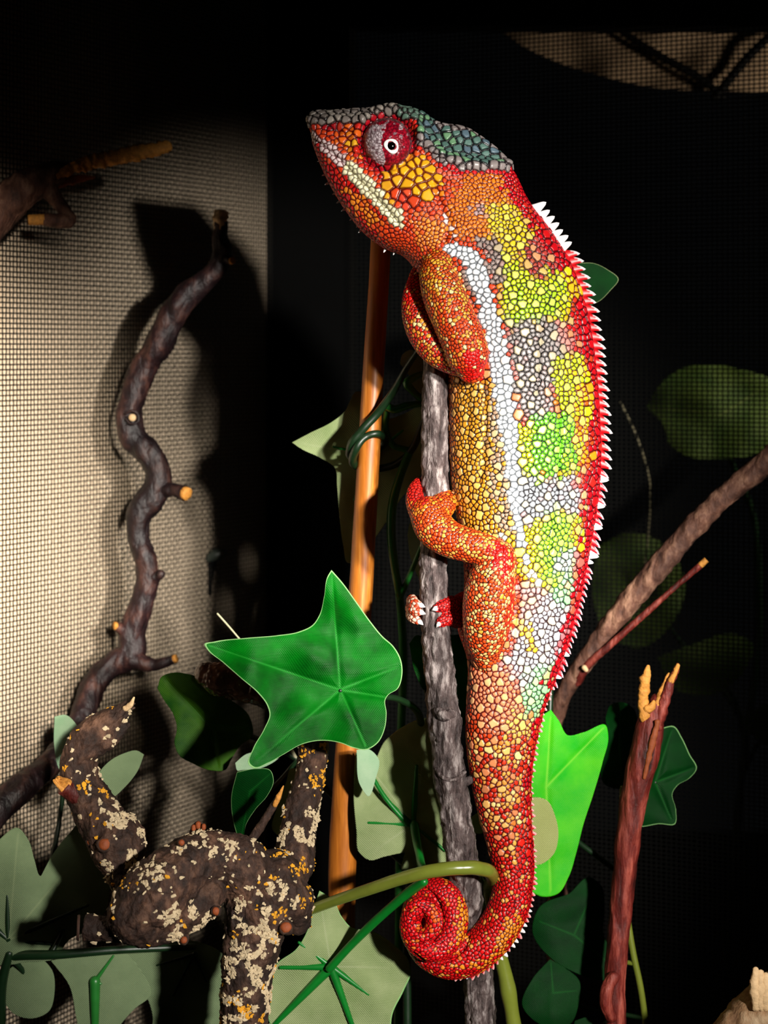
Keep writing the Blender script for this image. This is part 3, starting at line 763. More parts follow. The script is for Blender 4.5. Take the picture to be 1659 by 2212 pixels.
# --- crest spines: four shared shapes, hooked and flattened
def spine_mesh(name, hook, base, tipc, basec, split, wide=0.5):
    n, seg = 9, 10; vs, fs, cs = [], [], []
    for i in range(n):
        t_ = i/(n-1); r = wide*(1-t_)**0.6*(1-0.12*math.sin(t_*math.pi))
        cx = t_; cz = -hook*t_*t_
        for j in range(seg):
            a_ = 2*math.pi*j/seg
            z = cz+r*math.cos(a_)
            vs.append((cx, 0.42*r*math.sin(a_), z))
            w_ = t_+0.45*math.cos(a_)*(1-t_) > split
            cs.append(srgb(*(tipc if w_ else basec)))
    for i in range(n-1):
        for j in range(seg): k = (j+1) % seg; fs.append((i*seg+j, i*seg+k, (i+1)*seg+k, (i+1)*seg+j))
    fs.append(tuple(reversed(range(seg)))); fs.append(tuple(range((n-1)*seg, n*seg)))
    me = bpy.data.meshes.new(name); me.from_pydata(vs, [], fs); me.update(); cattr(me, 'skin', np.array(cs)); me.materials.append(M['crest'])
    me.polygons.foreach_set('use_smooth', [True]*len(me.polygons)); return me
SP = [spine_mesh('spine_white', 0.05, 0, (236, 232, 234), (226, 214, 220), 0.05, 0.52), spine_mesh('spine_red', 0.42, 0, (222, 214, 218), (190, 6, 18), 0.74, 0.52),
      spine_mesh('spine_crimson', 0.5, 0, (206, 170, 182), (165, 4, 26), 0.74, 0.5), spine_mesh('spine_small', 0.2, 0, (232, 160, 160), (200, 10, 30), 0.6, 0.6)]
dl = crom(np.array(DORSAL, float), n=1600); ac = np.concatenate([[0], np.cumsum(np.linalg.norm(np.diff(dl, axis=0), axis=1))])
def put_spine(me, px, py, nx, ny, size_, dp=0.0, wscale=1.0, flip=1):
    o = bpy.data.objects.new('crest_spine', me); col.objects.link(o)
    o.parent = cham; o.matrix_parent_inverse = cham.matrix_world.inverted()
    o.location = tuple(O(px, py, dp)); o.rotation_euler = (0, -math.atan2(-ny, nx), 0)
    o.scale = (size_*S, size_*S*wscale, size_*S*wscale*flip); return o
s = 95.0
while s < ac[-1]-4:
    i = int(np.searchsorted(ac, s)); i = min(i, len(dl)-2)
    p_ = dl[i]; tv = dl[min(i+3, len(dl)-1)]-dl[max(i-3, 0)]; tv /= np.linalg.norm(tv); nx, ny = tv[1], -tv[0]
    if nx < 0 and p_[1] < 1900: nx, ny = -nx, -ny
    y = p_[1]
    if y < 545: L_, gp, m_ = random.uniform(30, 38), 17, 0
    elif y < 1010: L_, gp, m_ = random.uniform(31, 37), 18.5, 1
    elif y < 1200: L_, gp, m_ = random.uniform(25, 30), 15, 2
    elif y < 1480: L_, gp, m_ = random.uniform(19, 24), 13, 2
    elif y < 1900: L_, gp, m_ = random.uniform(11, 17), 12, 3
    else: L_, gp, m_ = random.uniform(12, 17), 12, 3
    if y > 950 and random.random() < .14: m_ = 0
    emb = 9 if y < 1100 else 6
    put_spine(SP[m_], p_[0]-nx*emb, p_[1]-ny*emb, nx, ny, L_, random.uniform(-2, 2), 0.86 if y < 1010 else 0.9)
    s += gp*random.uniform(0.9, 1.1)
jaw = crom(np.array([(688, 342), (712, 395), (745, 450), (787, 502), (832, 535), (870, 550)], float), n=200)
for i in (4, 26, 40, 58, 72, 86, 104, 118, 126, 150, 172, 186):
    tv = jaw[min(i+3, 199)]-jaw[max(i-3, 0)]; tv /= np.linalg.norm(tv)
    o = put_spine(SP[0], jaw[i][0]+tv[1]*3, jaw[i][1]-tv[0]*-3*-1, -tv[1], tv[0], random.uniform(8, 15), 0, 0.6); o.name = 'chin_spine'
# claws of the far hind foot
for tt, d in zip(TOES, [(-12, 5, -8), (-10, 10, -8), (13, 5, -5), (13, 4, -5), (11, 8, -5)]):
    a_ = np.array([[tt[-1][0], tt[-1][1], tt[-1][2]*S, tt[-1][3]*0.8], [tt[-1][0]+d[0]*.6, tt[-1][1]+d[1]*.5, (tt[-1][2]+d[2])*S, 5], [tt[-1][0]+d[0], tt[-1][1]+d[1], (tt[-1][2]+d[2]*.6)*S, 1.5]])
    tube('claw', a_, M['white'], cham, 8, 2)

#@@REST
# ------------------------------------------------------------------ branches
def cut(name, px, py, dep, r, d, mat, parent, length=3.0, seg=14):
    """short cut-face disc: axis d = (dx, dy px, depth px)."""
    a = np.array([[px, py, dep, r], [px+d[0]*.5, py+d[1]*.5, dep+d[2]*.5*S, r*.98], [px+d[0], py+d[1], dep+d[2]*S, r*.93]])
    c, rr = path(a, 1.5)
    v, f = tube_geo(c, rr, seg, (False, False), bump=0.10, freq=2500)
    return link(name, v, f, mat, parent)

def splinter(name, stations, mat, parent, flat=0.45, seed=0):
    c, r = path(stations, 4)
    v, f = tube_geo(c, r, 8, (True, True), bump=0.45, freq=900, dr=flat, seed=seed)
    return link(name, v, f, mat, parent)

# branch the chameleon climbs
br = thing('climbing_branch', 'upright grey-brown barked branch gripped by the chameleon', 'branch', (0.04, 0.0, 0))
tube('bark', [(950, 590, .002, 20), (946, 680, 0, 27), (942, 800, 0, 28), (940, 920, 0, 29), (940, 1050, 0, 30), (937, 1180, 0, 30), (938, 1300, 0, 30), (946, 1420, 0, 32), (954, 1500, 0, 33), (960, 1545, 0, 36), (964, 1600, 0, 33), (974, 1690, 0, 35), (980, 1725, 0, 33), (990, 1800, 0, 34), (1002, 1880, .001, 33), (1014, 1960, .004, 31), (1028, 2060, .010, 31), (1038, 2212, .012, 33), (1040, 2300, .012, 33)], M['grey_bark'], br, 40, 3, ground=(0.0, 0.0), bump=.14, freq=700, lump=.10)
tube('knot', [(948, 1535, -.0042, 12), (960, 1545, -.0052, 13), (974, 1542, -.0042, 11)], M['grey_bark'], br, 18, 2, bump=.3, freq=900)
tube('bark_ring', [(943, 1662, -.0035, 5), (958, 1680, -.0052, 5), (980, 1684, -.0055, 5), (1003, 1668, -.0035, 5)], M['grey_bark'], br, 10, 2, bump=.3, freq=900)
tube('twig_stub', [(1002, 1690, -.001, 12), (1016, 1684, -.002, 9), (1022, 1680, -.002, 7)], M['grey_bark'], br, 12, 2, bump=.2, freq=900)

# bamboo cane
cane = thing('bamboo_cane', 'smooth orange bamboo cane leaning beside the climbing branch', 'cane', (-0.03, 0.06, 0))
tube('culm', [(824, 500, .0280, 22), (818, 620, .0280, 22), (808, 780, .0290, 23), (798, 960, .0300, 24), (788, 1130, .0320, 25), (778, 1300, .0340, 26), (762, 1500, .0360, 28), (748, 1700, .0380, 29), (741, 1830, .0400, 30), (738, 1990, .0400, 29), (733, 2212, .0400, 30)], M['bamboo'], cane, 28, 6, ground=(-.004, -.01), bump=.012, freq=200)
tube('node_ring', [(799, 938, .0300, 24.6), (798, 946, .0300, 25), (798, 953, .0300, 24.6)], M['bamboo'], cane, 28, 2)

# sinuous dark branch by the left screen
sb = thing('sinuous_branch', 'thin dark purple-brown branch snaking upward before the left wire screen', 'branch', P(0, 1750, .055)*np.array([1, 1, 0]))
SIN = [(478, 484, .093, 15), (476, 515, .094, 17), (482, 548, .095, 22), (462, 588, .096, 22), (412, 630, .097, 25), (372, 682, .098, 30), (346, 738, .099, 32), (312, 792, .1, 29), (290, 845, .1, 28), (278, 900, .1, 28), (290, 948, .1, 30), (326, 985, .1, 29), (342, 1036, .1, 28), (326, 1075, .1, 31), (301, 1112, .1, 28), (300, 1160, .1, 24), (314, 1210, .1, 24), (318, 1258, .1, 25), (304, 1310, .1, 26), (287, 1365, .1, 28), (282, 1412, .1, 32), (245, 1434, .099, 28), (206, 1472, .096, 28), (184, 1530, .09, 26), (158, 1590, .082, 26), (110, 1650, .07, 28), (50, 1700, .055, 30), (0, 1745, .048, 31), (-40, 1800, .044, 31)]
tube('bark', SIN, M['purple_bark'], sb, 28, 4, ground=(-.004, -.002), bump=.12, freq=260, lump=.16)
tube('broken_tip', [(477, 498, .093, 12), (476, 475, .093, 16), (478, 456, .093, 17)], M['cut_pale'], sb, 12, 3, cap=(False, False), bump=.35, freq=900)
o = tube('twig_stub', [(350, 1058, .099, 18), (380, 1060, .096, 15), (400, 1066, .094, 17)], M['purple_bark'], sb, 16, 3, cap=(True, False), bump=.15, freq=400)
cut('cut_face', 399, 1065, .0937, 15, (6, 2, -6), M['cut_wood'], o)
o = tube('twig_stub', [(290, 1425, .098, 22), (325, 1436, .097, 15), (360, 1430, .096, 11), (376, 1424, .095, 10)], M['purple_bark'], sb, 14, 3, cap=(True, False), bump=.15, freq=400)
cut('cut_face', 375, 1424, .095, 9, (6, -2, -3), M['cut_wood'], o)
o = tube('twig_stub', [(268, 1362, .098, 14), (252, 1352, .096, 11)], M['purple_bark'], sb, 12, 2, cap=(True, False), bump=.15, freq=400)
cut('cut_face', 252, 1352, .096, 9, (-6, 0, -4), M['cut_wood'], o)
o = tube('twig_stub', [(332, 1248, .098, 13), (346, 1240, .096, 10)], M['purple_bark'], sb, 12, 2, bump=.3, freq=500)
o = tube('twig_stub', [(486, 560, .094, 12), (500, 563, .091, 9)], M['purple_bark'], sb, 12, 2, cap=(True, False), bump=.15, freq=400)
cut('cut_face', 500, 563, .091, 8, (3, 0, -5), M['cut_wood'], o)
cut('cut_face', 286, 902, .0925, 8, (0, 0, -8), M['cut_pale'], sb)
o = tube('bark_ring', [(272, 893, .0935, 3), (286, 887, .0928, 3), (299, 897, .0932, 3), (298, 910, .0932, 3), (284, 916, .0932, 3), (273, 906, .0935, 3)], M['purple_bark'], sb, 8, 2)

# snapped branch high on the left
lb_ = thing('snapped_branch', 'short brown branch with a split yellow end reaching in above the sinuous branch', 'branch', P(-110, 520, .03))
tube('bark', [(-150, 580, 0.0440, 50), (-70, 520, 0.0480, 48), (0, 452, 0.0540, 45), (50, 412, 0.0570, 40), (95, 384, 0.0600, 32), (140, 368, 0.0620, 20), (160, 362, 0.0630, 10)], M['pale_bark'], lb_, 26, 4, bump=.10, freq=300, lump=.12)
splinter('yellow_splinter', [(125, 378, 0.0580, 8), (170, 358, 0.0590, 15), (250, 340, 0.0610, 17), (330, 324, 0.0630, 16), (358, 317, 0.0640, 14)], M['cut_wood'], lb_, .7)
splinter('rust_splinter', [(120, 398, 0.0620, 10), (160, 388, 0.0620, 10), (200, 384, 0.0630, 4)], M['cut_rust'], lb_, .5, 3)
o = tube('twig_stub', [(100, 402, 0.0600, 24), (118, 428, 0.0590, 17), (140, 456, 0.0580, 15), (150, 476, 0.0570, 15), (130, 478, 0.0560, 15), (95, 474, 0.0550, 13)], M['pale_bark'], lb_, 14, 3, cap=(True, False), bump=.12, freq=300)
cut('cut_face', 97, 474, .055, 12, (-36, 1, -6), M['cut_wood'], o)

# ------------------------------------------------------------------ gnarled lichen branch, lower left
gn = thing('gnarled_branch', 'thick gnarled brown branch crusted with pale lichen', 'branch', P(525, 2212, -.012)*np.array([1, 1, 0]))
def lg(st, step=4, **kw):
    c, r = path(st, step, kw.pop('ground', None)); return tube_geo(c, r, 26, bump=.10, freq=420, lump=.10, **kw)
GG = [lg([(590, 1905, -.010, 70), (566, 1950, -.012, 76), (552, 2005, -.013, 66), (538, 2080, -.013, 58), (530, 2150, -.013, 54), (526, 2260, -.013, 53)], ground=(0, 0)),
      lg([(600, 1930, -.012, 70), (630, 1945, -.012, 52), (642, 1990, -.010, 30)]),
      lg([(600, 1905, -.008, 60), (632, 1870, -.004, 44), (640, 1815, 0, 40), (652, 1745, .004, 37), (668, 1680, .007, 33), (678, 1610, .010, 31), (678, 1550, .014, 32), (640, 1515, .018, 34), (570, 1492, .020, 36), (505, 1475, .021, 37), (462, 1462, .021, 34), (446, 1456, .021, 26)]),
      lg([(560, 1920, -.012, 62), (515, 1868, -.015, 62), (468, 1850, -.018, 54), (420, 1862, -.022, 58), (370, 1898, -.026, 66), (325, 1945, -.029, 72), (300, 1985, -.030, 62), (335, 2002, -.028, 44), (400, 1968, -.024, 44), (450, 1925, -.02, 40)]),
      lg([(285, 2000, -.028, 40), (250, 2006, -.027, 29), (215, 2006, -.026, 28), (182, 2004, -.026, 29)], cap=(True, False)),
      lg([(300, 1930, -.016, 40), (272, 1880, -.010, 46), (250, 1820, -.008, 62), (218, 1768, -.007, 52), (190, 1720, -.006, 46), (172, 1680, -.006, 42), (170, 1640, -.006, 38), (190, 1600, -.006, 40), (220, 1572, -.006, 36), (250, 1548, -.006, 26), (276, 1524, -.006, 12)]),
      lg([(205, 1618, -.007, 20), (235, 1602, -.007, 16), (258, 1582, -.007, 12), (276, 1566, -.007, 7)]),
      lg([(420, 1990, -.022, 18), (436, 1980, -.023, 17), (456, 1968, -.024, 14), (468, 1966, -.025, 12)]),
      lg([(400, 1985, -.022, 20), (392, 2010, -.024, 18), (396, 2024, -.026, 14)]),
      lg([(360, 2010, -.026, 20), (365, 2022, -.027, 14)]),
      lg([(430, 1810, -.016, 22), (424, 1790, -.016, 12), (430, 1780, -.016, 8)])]
gm, gco, ge = remesh(GG, 0.0005, 2)
gnn = normals(gm); fr = np.array([mnoise.fractal(Vector(p*900), 1.0, 2.0, 4) for p in gco]); gco = gco+gnn*(fr*0.00035)[:, None]
gm.vertices.foreach_set('co', gco.ravel()); gm.update(); gm.name = 'gnarled_wood'
# the far bare end is smooth and glossy, the rest is rough bark
gq = topx(gco)
gw = link_mesh('bark', gm, [M['brown_bark'], M['gloss_brown']], gn)
fc = np.empty(len(gm.polygons)*3); gm.polygons.foreach_get('center', fc); fq = topx(fc.reshape(-1, 3))
gm.polygons.foreach_set('material_index', ((fq[:, 0] < 570) & (fq[:, 1] < 1520) & (fq[:, 0] > 400)).astype(np.int32)); gm.update()
# lichen crust
gnn = normals(gm)
def lichen(name, zones, base, mat, lab, rmin, rmax, thr=0.0):
    w = np.full(len(gq), base)
    for pts, val in zones: w = np.maximum(w, val*poly(gq, pts, 25))
    nz = np.array([mnoise.noise(Vector(p*260)+Vector((3, 1, len(name)))) for p in gco])
    w = 0.85*w*np.clip((nz-thr)*6, 0, 1)*((gq[:, 1] < 2230) & ~((gq[:, 0] < 570) & (gq[:, 1] < 1520)& (gq[:, 0] > 400)))
    pick = np.where(rng.random(len(gq)) < w)[0]
    vs, fs = [], []
    for i in pick:
        p, n = gco[i], gnn[i]+rng.normal(0, .35, 3); n /= np.linalg.norm(n)
        u = np.cross(n, rng.normal(0, 1, 3)); u /= np.linalg.norm(u); v = np.cross(n, u)
        r = rng.uniform(rmin, rmax)*S; k = random.choice((5, 6, 7)); o = len(vs)
        asp = rng.uniform(.5, 1)
        vs.append(p+n*r*.38)
        for a in range(k):
            t_ = 2*math.pi*a/k; rr = r*rng.uniform(.45, 1.45)
            d = u*math.cos(t_)*rr+v*math.sin(t_)*rr*asp
            vs.append(p+d+n*r*rng.uniform(.08, .42)); vs.append(p+d*.9-n*r*.3)
        for a in range(k):
            b = (a+1) % k
            fs.append((o, o+1+2*a, o+1+2*b)); fs.append((o+1+2*a, o+2+2*a, o+2+2*b, o+1+2*b))
    ob = link(name, vs, fs, mat, gn, False); ob['kind'] = 'stuff'; ob['label'] = lab
CZ = [([(230, 1740), (310, 1770), (300, 1860), (240, 1930), (230, 1860), (245, 1800)], .42), ([(165, 1630), (215, 1600), (240, 1700), (180, 1690)], .10), ([(210, 1740), (280, 1740), (320, 1790), (250, 1800)], .4),
      ([(300, 1880), (420, 1800), (540, 1800), (560, 1900), (490, 1850), (400, 1860), (320, 1920)], .26), ([(500, 1900), (600, 1880), (660, 1930), (620, 2010), (520, 2000)], .30), ([(480, 2000), (600, 1990), (590, 2212), (470, 2212)], .30),
      ([(600, 1750), (700, 1740), (670, 1830), (600, 1850)], .40), ([(350, 1960), (470, 1950), (470, 2040), (350, 2040)], .30), ([(650, 1720), (690, 1720), (680, 1770), (650, 1770)], .3)]
lichen('lichen', CZ, .02, M['lichen_cream'], 'cream lichen flakes', 2.5, 7.0, .03)
OZ = [([(130, 1640), (240, 1700), (250, 1760), (180, 1760)], .16), ([(560, 1830), (680, 1830), (680, 2020), (600, 2020)], .14), ([(470, 2160), (590, 2160), (590, 2212), (470, 2212)], .5), ([(660, 1600), (710, 1600), (710, 1700), (650, 1700)], .30), ([(240, 1900), (330, 1900), (330, 1960), (250, 1960)], .10), ([(560, 1930), (660, 1930), (660, 1990), (560, 1990)], .2), ([(470, 2000), (600, 2000), (600, 2212), (470, 2212)], .08)]
lichen('golden_lichen', OZ, .01, M['lichen_gold'], 'orange-yellow lichen flakes', 2.0, 5.5, .16)
# knots, stubs and broken ends
def knot(px, py, dep, r, mat=M['cut_rust']):
    o = tube('knot', [(px, py, dep+.001, r*1.25), (px, py, dep, r*1.15), (px, py, dep-.0006, r*.9)], M['brown_bark'], gn, 16, .5, cap=(True, False), bump=.2, freq=900)
    a = np.array([[px, py, dep, r*.95], [px+.5, py, dep-.0006, r*.85], [px+1, py, dep-.0011, r*.6]])
    c, rr = path(a, .25); v, f = tube_geo(c, rr, 14, (False, False), bump=.2, freq=1500); link('cut_face', v, f, mat, o)
knot(618, 2003, -.0205, 14); knot(226, 1824, -.0168, 15, M['cut_rust']); knot(196, 1818, -.0125, 9, M['cut_rust']); knot(392, 1820, -.0285, 8); knot(466, 1968, -.0265, 10); knot(397, 2030, -.0275, 9)
cut('broken_end', 172, 2004, -.026, 28, (-6, 0, -1), M['cut_dark'], gn)
o = tube('twig_stub', [(172, 1720, -.009, 24), (150, 1706, -.011, 20), (138, 1698, -.012, 19)], M['red_bark'], gn, 16, 3, cap=(True, False), bump=.15, freq=500)
for k in range(5): splinter('splinter', [(142+k*2, 1704-k*5+4, -.013, 7), (126-k, 1690-k*4+8, -.0135+.0012*k, 5), (117+k*5, 1686-k*2, -.0135+.0012*k, 3)], M['cut_wood'], o, .6, k)
for k in range(6): splinter('splinter', [(235+4*k, 1565-4*k+k*k, -.0095+.001*k, 7), (262+2*k, 1540-k, -.009+.001*k, 6), (284+(k % 3)*3, 1514+3*k, -.008+.001*k, 2.5)], M['cut_dark'] if k % 2 else M['brown_bark'], gn, .5, k)
splinter('splinter', [(272, 1530, -.009, 7), (284, 1520, -.010, 6), (289, 1508, -.010, 3)], M['cut_pale'], gn, .7, 9)
tw = tube('dead_twig', [(532, 1838, -.010, 11), (548, 1808, -.010, 10), (572, 1772, -.009, 9), (590, 1742, -.008, 8), (602, 1722, -.008, 7)], M['brown_bark'], gn, 12, 3, bump=.25, freq=700)
splinter('splinter', [(594, 1738, -.009, 6), (604, 1716, -.009, 5), (612, 1698, -.009, 1.5)], M['cut_wood'], tw, .7)
for px, py, r in ((418, 1786, 5), (428, 1780, 6), (440, 1784, 5)): tube('bud', [(px, py+5, -.018, r), (px, py, -.018, r)], M['cut_rust'], gn, 8, 2, bump=.3, freq=900)

# ------------------------------------------------------------------ right-hand branches
rb = thing('slanting_branch', 'straight brown branch slanting up behind the chameleon\'s back', 'branch', P(1205, 2300, .09)*np.array([1, 1, 0]))
tube('bark', [(1760, 900, .055, 28), (1659, 995, .06, 26), (1540, 1095, .064, 23), (1440, 1205, .068, 25), (1350, 1312, .072, 25), (1280, 1405, .076, 22), (1235, 1470, .079, 19), (1195, 1560, .085, 20), (1190, 1700, .09, 21), (1200, 1900, .092, 22), (1205, 2230, .092, 24)], M['pale_bark'], rb, 20, 5, ground=(0, 0), bump=.14, freq=420, lump=.10)
o = tube('side_twig', [(1245, 1472, .078, 12), (1268, 1438, .074, 10), (1315, 1396, .070, 8), (1400, 1320, .066, 7), (1470, 1258, .063, 6), (1512, 1222, .061, 7)], M['red_bark'], rb, 12, 4, cap=(True, False), bump=.12, freq=600)
cut('cut_face', 1512, 1222, .061, 7, (14, -13, -3), M['cut_wood'], o)
tube('bud', [(1262, 1442, .0715, 6), (1266, 1447, .071, 5)], M['cut_pale'], o, 8, 2)
for px, py in ((1240, 1290), (1420, 1210)): pass
rr_ = thing('broken_red_branch', 'upright red-brown branch with a splintered top', 'branch', P(1325, 2212, .03)*np.array([1, 1, 0]))
tube('bark', [(1418, 1512, .030, 14), (1408, 1550, .030, 27), (1396, 1610, .030, 32), (1382, 1670, .030, 31), (1368, 1735, .031, 28), (1356, 1810, .032, 27), (1350, 1880, .033, 26), (1342, 1960, .034, 25), (1334, 2040, .034, 24), (1328, 2120, .034, 22), (1330, 2180, .034, 22), (1332, 2240, .034, 23)], M['red_bark'], rr_, 22, 5, ground=(0, 0), bump=.10, freq=330, lump=.08)
tube('bulge', [(1325, 2110, .031, 14), (1310, 2140, .030, 14), (1308, 2165, .030, 14), (1320, 2195, .031, 14)], M['red_bark'], rr_, 14, 3, bump=.1, freq=400)
splinter('splinter', [(1392, 1548, .027, 13), (1390, 1500, .027, 12), (1396, 1462, .026, 11), (1400, 1440, .026, 4)], M['cut_wood'], rr_, .6, 1)
splinter('splinter', [(1412, 1540, .028, 10), (1428, 1500, .028, 8), (1445, 1456, .028, 3)], M['cut_wood'], rr_, .6, 2)
splinter('splinter', [(1418, 1570, .027, 12), (1436, 1520, .027, 11), (1450, 1470, .027, 9), (1463, 1438, .027, 6)], M['red_bark'], rr_, .7, 4)
splinter('splinter', [(1450, 1470, .0265, 7), (1458, 1452, .0265, 6), (1464, 1437, .0265, 4)], M['cut_wood'], rr_, .7, 5)
splinter('splinter', [(1400, 1530, .026, 10), (1408, 1525, .026, 9), (1412, 1515, .026, 3)], M['cut_wood'], rr_, .7, 6)
splinter('bark_strip', [(1420, 1560, .0245, 6), (1408, 1610, .0245, 7), (1392, 1680, .0250, 4)], M['cut_rust'], rr_, .6, 7)
pb = thing('pale_branch', 'thick pale sawn branch in the corner right of the splintered red branch', 'branch', P(1720, 2140, -.01)*np.array([1, 1, 0]))
tube('bark', [(1560, 2290, -.012, 60), (1620, 2215, -.012, 58), (1680, 2160, -.012, 58), (1760, 2110, -.012, 60)], M['tan_bark'], pb, 26, 4, ground=(.004, 0), bump=.12, freq=300, lump=.1)
for k in range(3): splinter('splinter', [(1634+10*k, 2175, -.020, 10), (1630+12*k, 2130, -.021, 11), (1632+11*k, 2096+6*k, -.021, 8)], M['cut_pale'], pb, .7, k)

# ------------------------------------------------------------------ ivy
def leaf(outline, center, dep, parent, mats, tilt=(0, 0), cup=0.0, crease=0.0, veins=(), thick=3.0, ribs=None, ribcol=None, rings=22, npts=200, wav=0.0, name='leaf', label=None):
    out = crom(np.array(list(outline)+[outline[0]], float), n=npts+1)[:-1]
    cx, cy = center; pts = [(cx, cy)]
    ts = np.append(np.linspace(0, 0.984, rings)[1:], 1.0)
    for t_ in ts: pts += [(cx+(x-cx)*t_, cy+(y-cy)*t_) for x, y in out]
    pts = np.array(pts)
    vd = np.full(len(pts), 1e9); along = np.zeros(len(pts))
    for vx, vy in veins:
        d, t_ = seg_dist(pts, (cx, cy), (vx, vy)); L_ = math.hypot(vx-cx, vy-cy)
        d = d/(1.0-0.6*t_)
        m = d < vd; vd[m] = d[m]
    vein = np.exp(-(vd/2.4)**2) if len(veins) else np.zeros(len(pts))
    scale = np.max(np.linalg.norm(out-np.array([cx, cy]), axis=1))
    rad = np.linalg.norm(pts-np.array([cx, cy]), axis=1)/scale
    dd = dep+(pts[:, 0]-cx)*S*tilt[0]+(pts[:, 1]-cy)*S*tilt[1]+cup*S*scale*rad**2
    if crease and len(veins): dd = dd+crease*S*np.exp(-(vd/11)**2)*np.clip(1.15-rad, 0, 1)
    if wav: dd = dd+np.array([mnoise.noise(Vector((x*.011+dep*90, y*.011, 1)))*wav*S for x, y in pts])
    fr_ = np.array([P(x, y, d) for (x, y), d in zip(pts, dd)]); bk = np.array([P(x, y, d+thick*S) for (x, y), d in zip(pts, dd)])
    n = len(pts); fs = []; mi = []
    for off, rev in ((0, False), (n, True)):
        for j in range(npts):
            k = (j+1) % npts
            f = (off, off+1+j, off+1+k); fs.append(f[::-1] if rev else f); mi.append(1 if rev else 0)
            for i in range(rings-1):
                a = off+1+i*npts
                f = (a+j, a+npts+j, a+npts+k, a+k); fs.append(f[::-1] if rev else f); mi.append(1 if rev else (2 if len(mats) > 2 and i == rings-2 else 0))
    a = 1+(rings-1)*npts
    for j in range(npts): k = (j+1) % npts; fs.append((a+j, n+a+j, n+a+k, a+k)); mi.append(2 if len(mats) > 2 else 1)
    o = link(name, np.vstack([fr_, bk]), fs, list(mats), parent)
    o.data.polygons.foreach_set('material_index', mi)
    at = o.data.attributes.new('vein', 'FLOAT', 'POINT'); at.data.foreach_set('value', np.concatenate([vein, vein]).astype(np.float32))
    if label: o['label'] = label
    if ribs:
        vs, ff = [], []
        for r in ribs:
            ex, ey = r[0], r[1]; w = r[2] if len(r) > 2 else 7
            st = []
            for t_ in np.linspace(0, 1, 6):
                x, y = cx+(ex-cx)*t_, cy+(ey-cy)*t_
                d_ = np.hypot(x-cx, y-cy)/scale
                st.append((x, y, dep+(x-cx)*S*tilt[0]+(y-cy)*S*tilt[1]+cup*S*scale*d_**2-1.5*S, w*(1-.55*t_)))
            c, rr = path(st, 5); v, f = tube_geo(c, rr, 10); b = len(vs); vs += v; ff += [tuple(i+b for i in q_) for q_ in f]
        link('ribs', vs, ff, ribcol or M['rib'], o)
    return o
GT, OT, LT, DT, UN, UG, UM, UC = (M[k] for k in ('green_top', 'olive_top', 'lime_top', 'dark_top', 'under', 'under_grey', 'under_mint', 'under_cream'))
M['hem'] = plain('frayed_hem', (130, 180, 110), 0.8, 0.2, 600)
HEM = M['hem']
# 1. front vine with the big glossy leaf
v1 = thing('ivy_vine', 'artificial ivy with one big glossy green five-pointed leaf before the bamboo cane', 'ivy', P(880, 2212, .03)*np.array([1, 1, 0]))
leaf([(716, 1231), (738, 1256), (770, 1300), (800, 1342), (826, 1374), (850, 1396), (866, 1425), (869, 1458), (859, 1488), (838, 1502), (833, 1510), (835, 1540), (831, 1575), (815, 1606), (790, 1620), (765, 1616), (735, 1605), (692, 1600), (652, 1608), (612, 1630), (576, 1650), (546, 1659), (537, 1652), (546, 1618), (570, 1575), (582, 1542), (576, 1522), (558, 1498), (520, 1465), (480, 1430), (446, 1401), (441, 1392), (462, 1386), (530, 1378), (600, 1372), (646, 1364), (676, 1349), (690, 1328), (700, 1288), (708, 1244)],
     (735, 1490), -.016, v1, (GT, UN, HEM), tilt=(.10, -.22), cup=-.10, crease=5, veins=[(716, 1240), (450, 1394), (545, 1650), (790, 1612), (860, 1440), (832, 1506)], wav=34, rings=40, npts=300, label='glossy green five-pointed leaf with pale frayed edge')
tube('stem', [(735, 1492, -.013, 6), (790, 1505, -.006, 7), (860, 1510, .004, 7), (900, 1535, .020, 8), (912, 1600, .042, 9), (905, 1700, .050, 9), (890, 1850, .050, 9), (880, 2000, .048, 9), (880, 2212, .046, 9)], M['stem_dark'], v1, 10, 6, ground=(0, 0))
leaf([(340, 1487), (348, 1463), (372, 1453), (402, 1455), (440, 1468), (490, 1505), (540, 1550), (545, 1590), (520, 1610), (500, 1640), (488, 1662), (455, 1664), (418, 1650), (386, 1630), (377, 1606), (382, 1572), (374, 1542), (354, 1512)], (450, 1565), .030, v1, (OT, UN), tilt=(.1, .1), cup=.1, crease=8, veins=[(360, 1470), (530, 1570), (470, 1655)], wav=22, label='dull green rounded leaf')
tube('stem', [(450, 1565, .033, 5), (540, 1590, .038, 6), (640, 1640, .045, 6), (720, 1720, .050, 7), (800, 1800, .053, 7), (888, 1880, .050, 7)], M['stem_dark'], v1, 8, 6)
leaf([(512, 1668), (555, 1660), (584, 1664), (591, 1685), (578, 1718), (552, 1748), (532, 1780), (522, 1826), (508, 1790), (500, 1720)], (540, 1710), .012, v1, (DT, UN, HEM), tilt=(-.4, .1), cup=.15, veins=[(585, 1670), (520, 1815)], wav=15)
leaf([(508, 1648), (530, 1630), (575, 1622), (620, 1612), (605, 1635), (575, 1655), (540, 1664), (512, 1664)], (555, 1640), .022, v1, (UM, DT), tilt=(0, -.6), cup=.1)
leaf([(640, 1660), (642, 1700), (620, 1760), (603, 1806), (590, 1795), (598, 1745), (618, 1690), (630, 1660)], (618, 1735), .024, v1, (UN, GT), tilt=(.5, 0), cup=.1)
tube('stem', [(540, 1700, .016, 5), (560, 1720, .026, 5), (590, 1700, .030, 5), (640, 1645, .043, 5)], M['stem_dark'], v1, 8, 5)
tube('stem', [(618, 1735, .026, 5), (630, 1690, .034, 5), (650, 1650, .044, 5)], M['stem_dark'], v1, 8, 5)
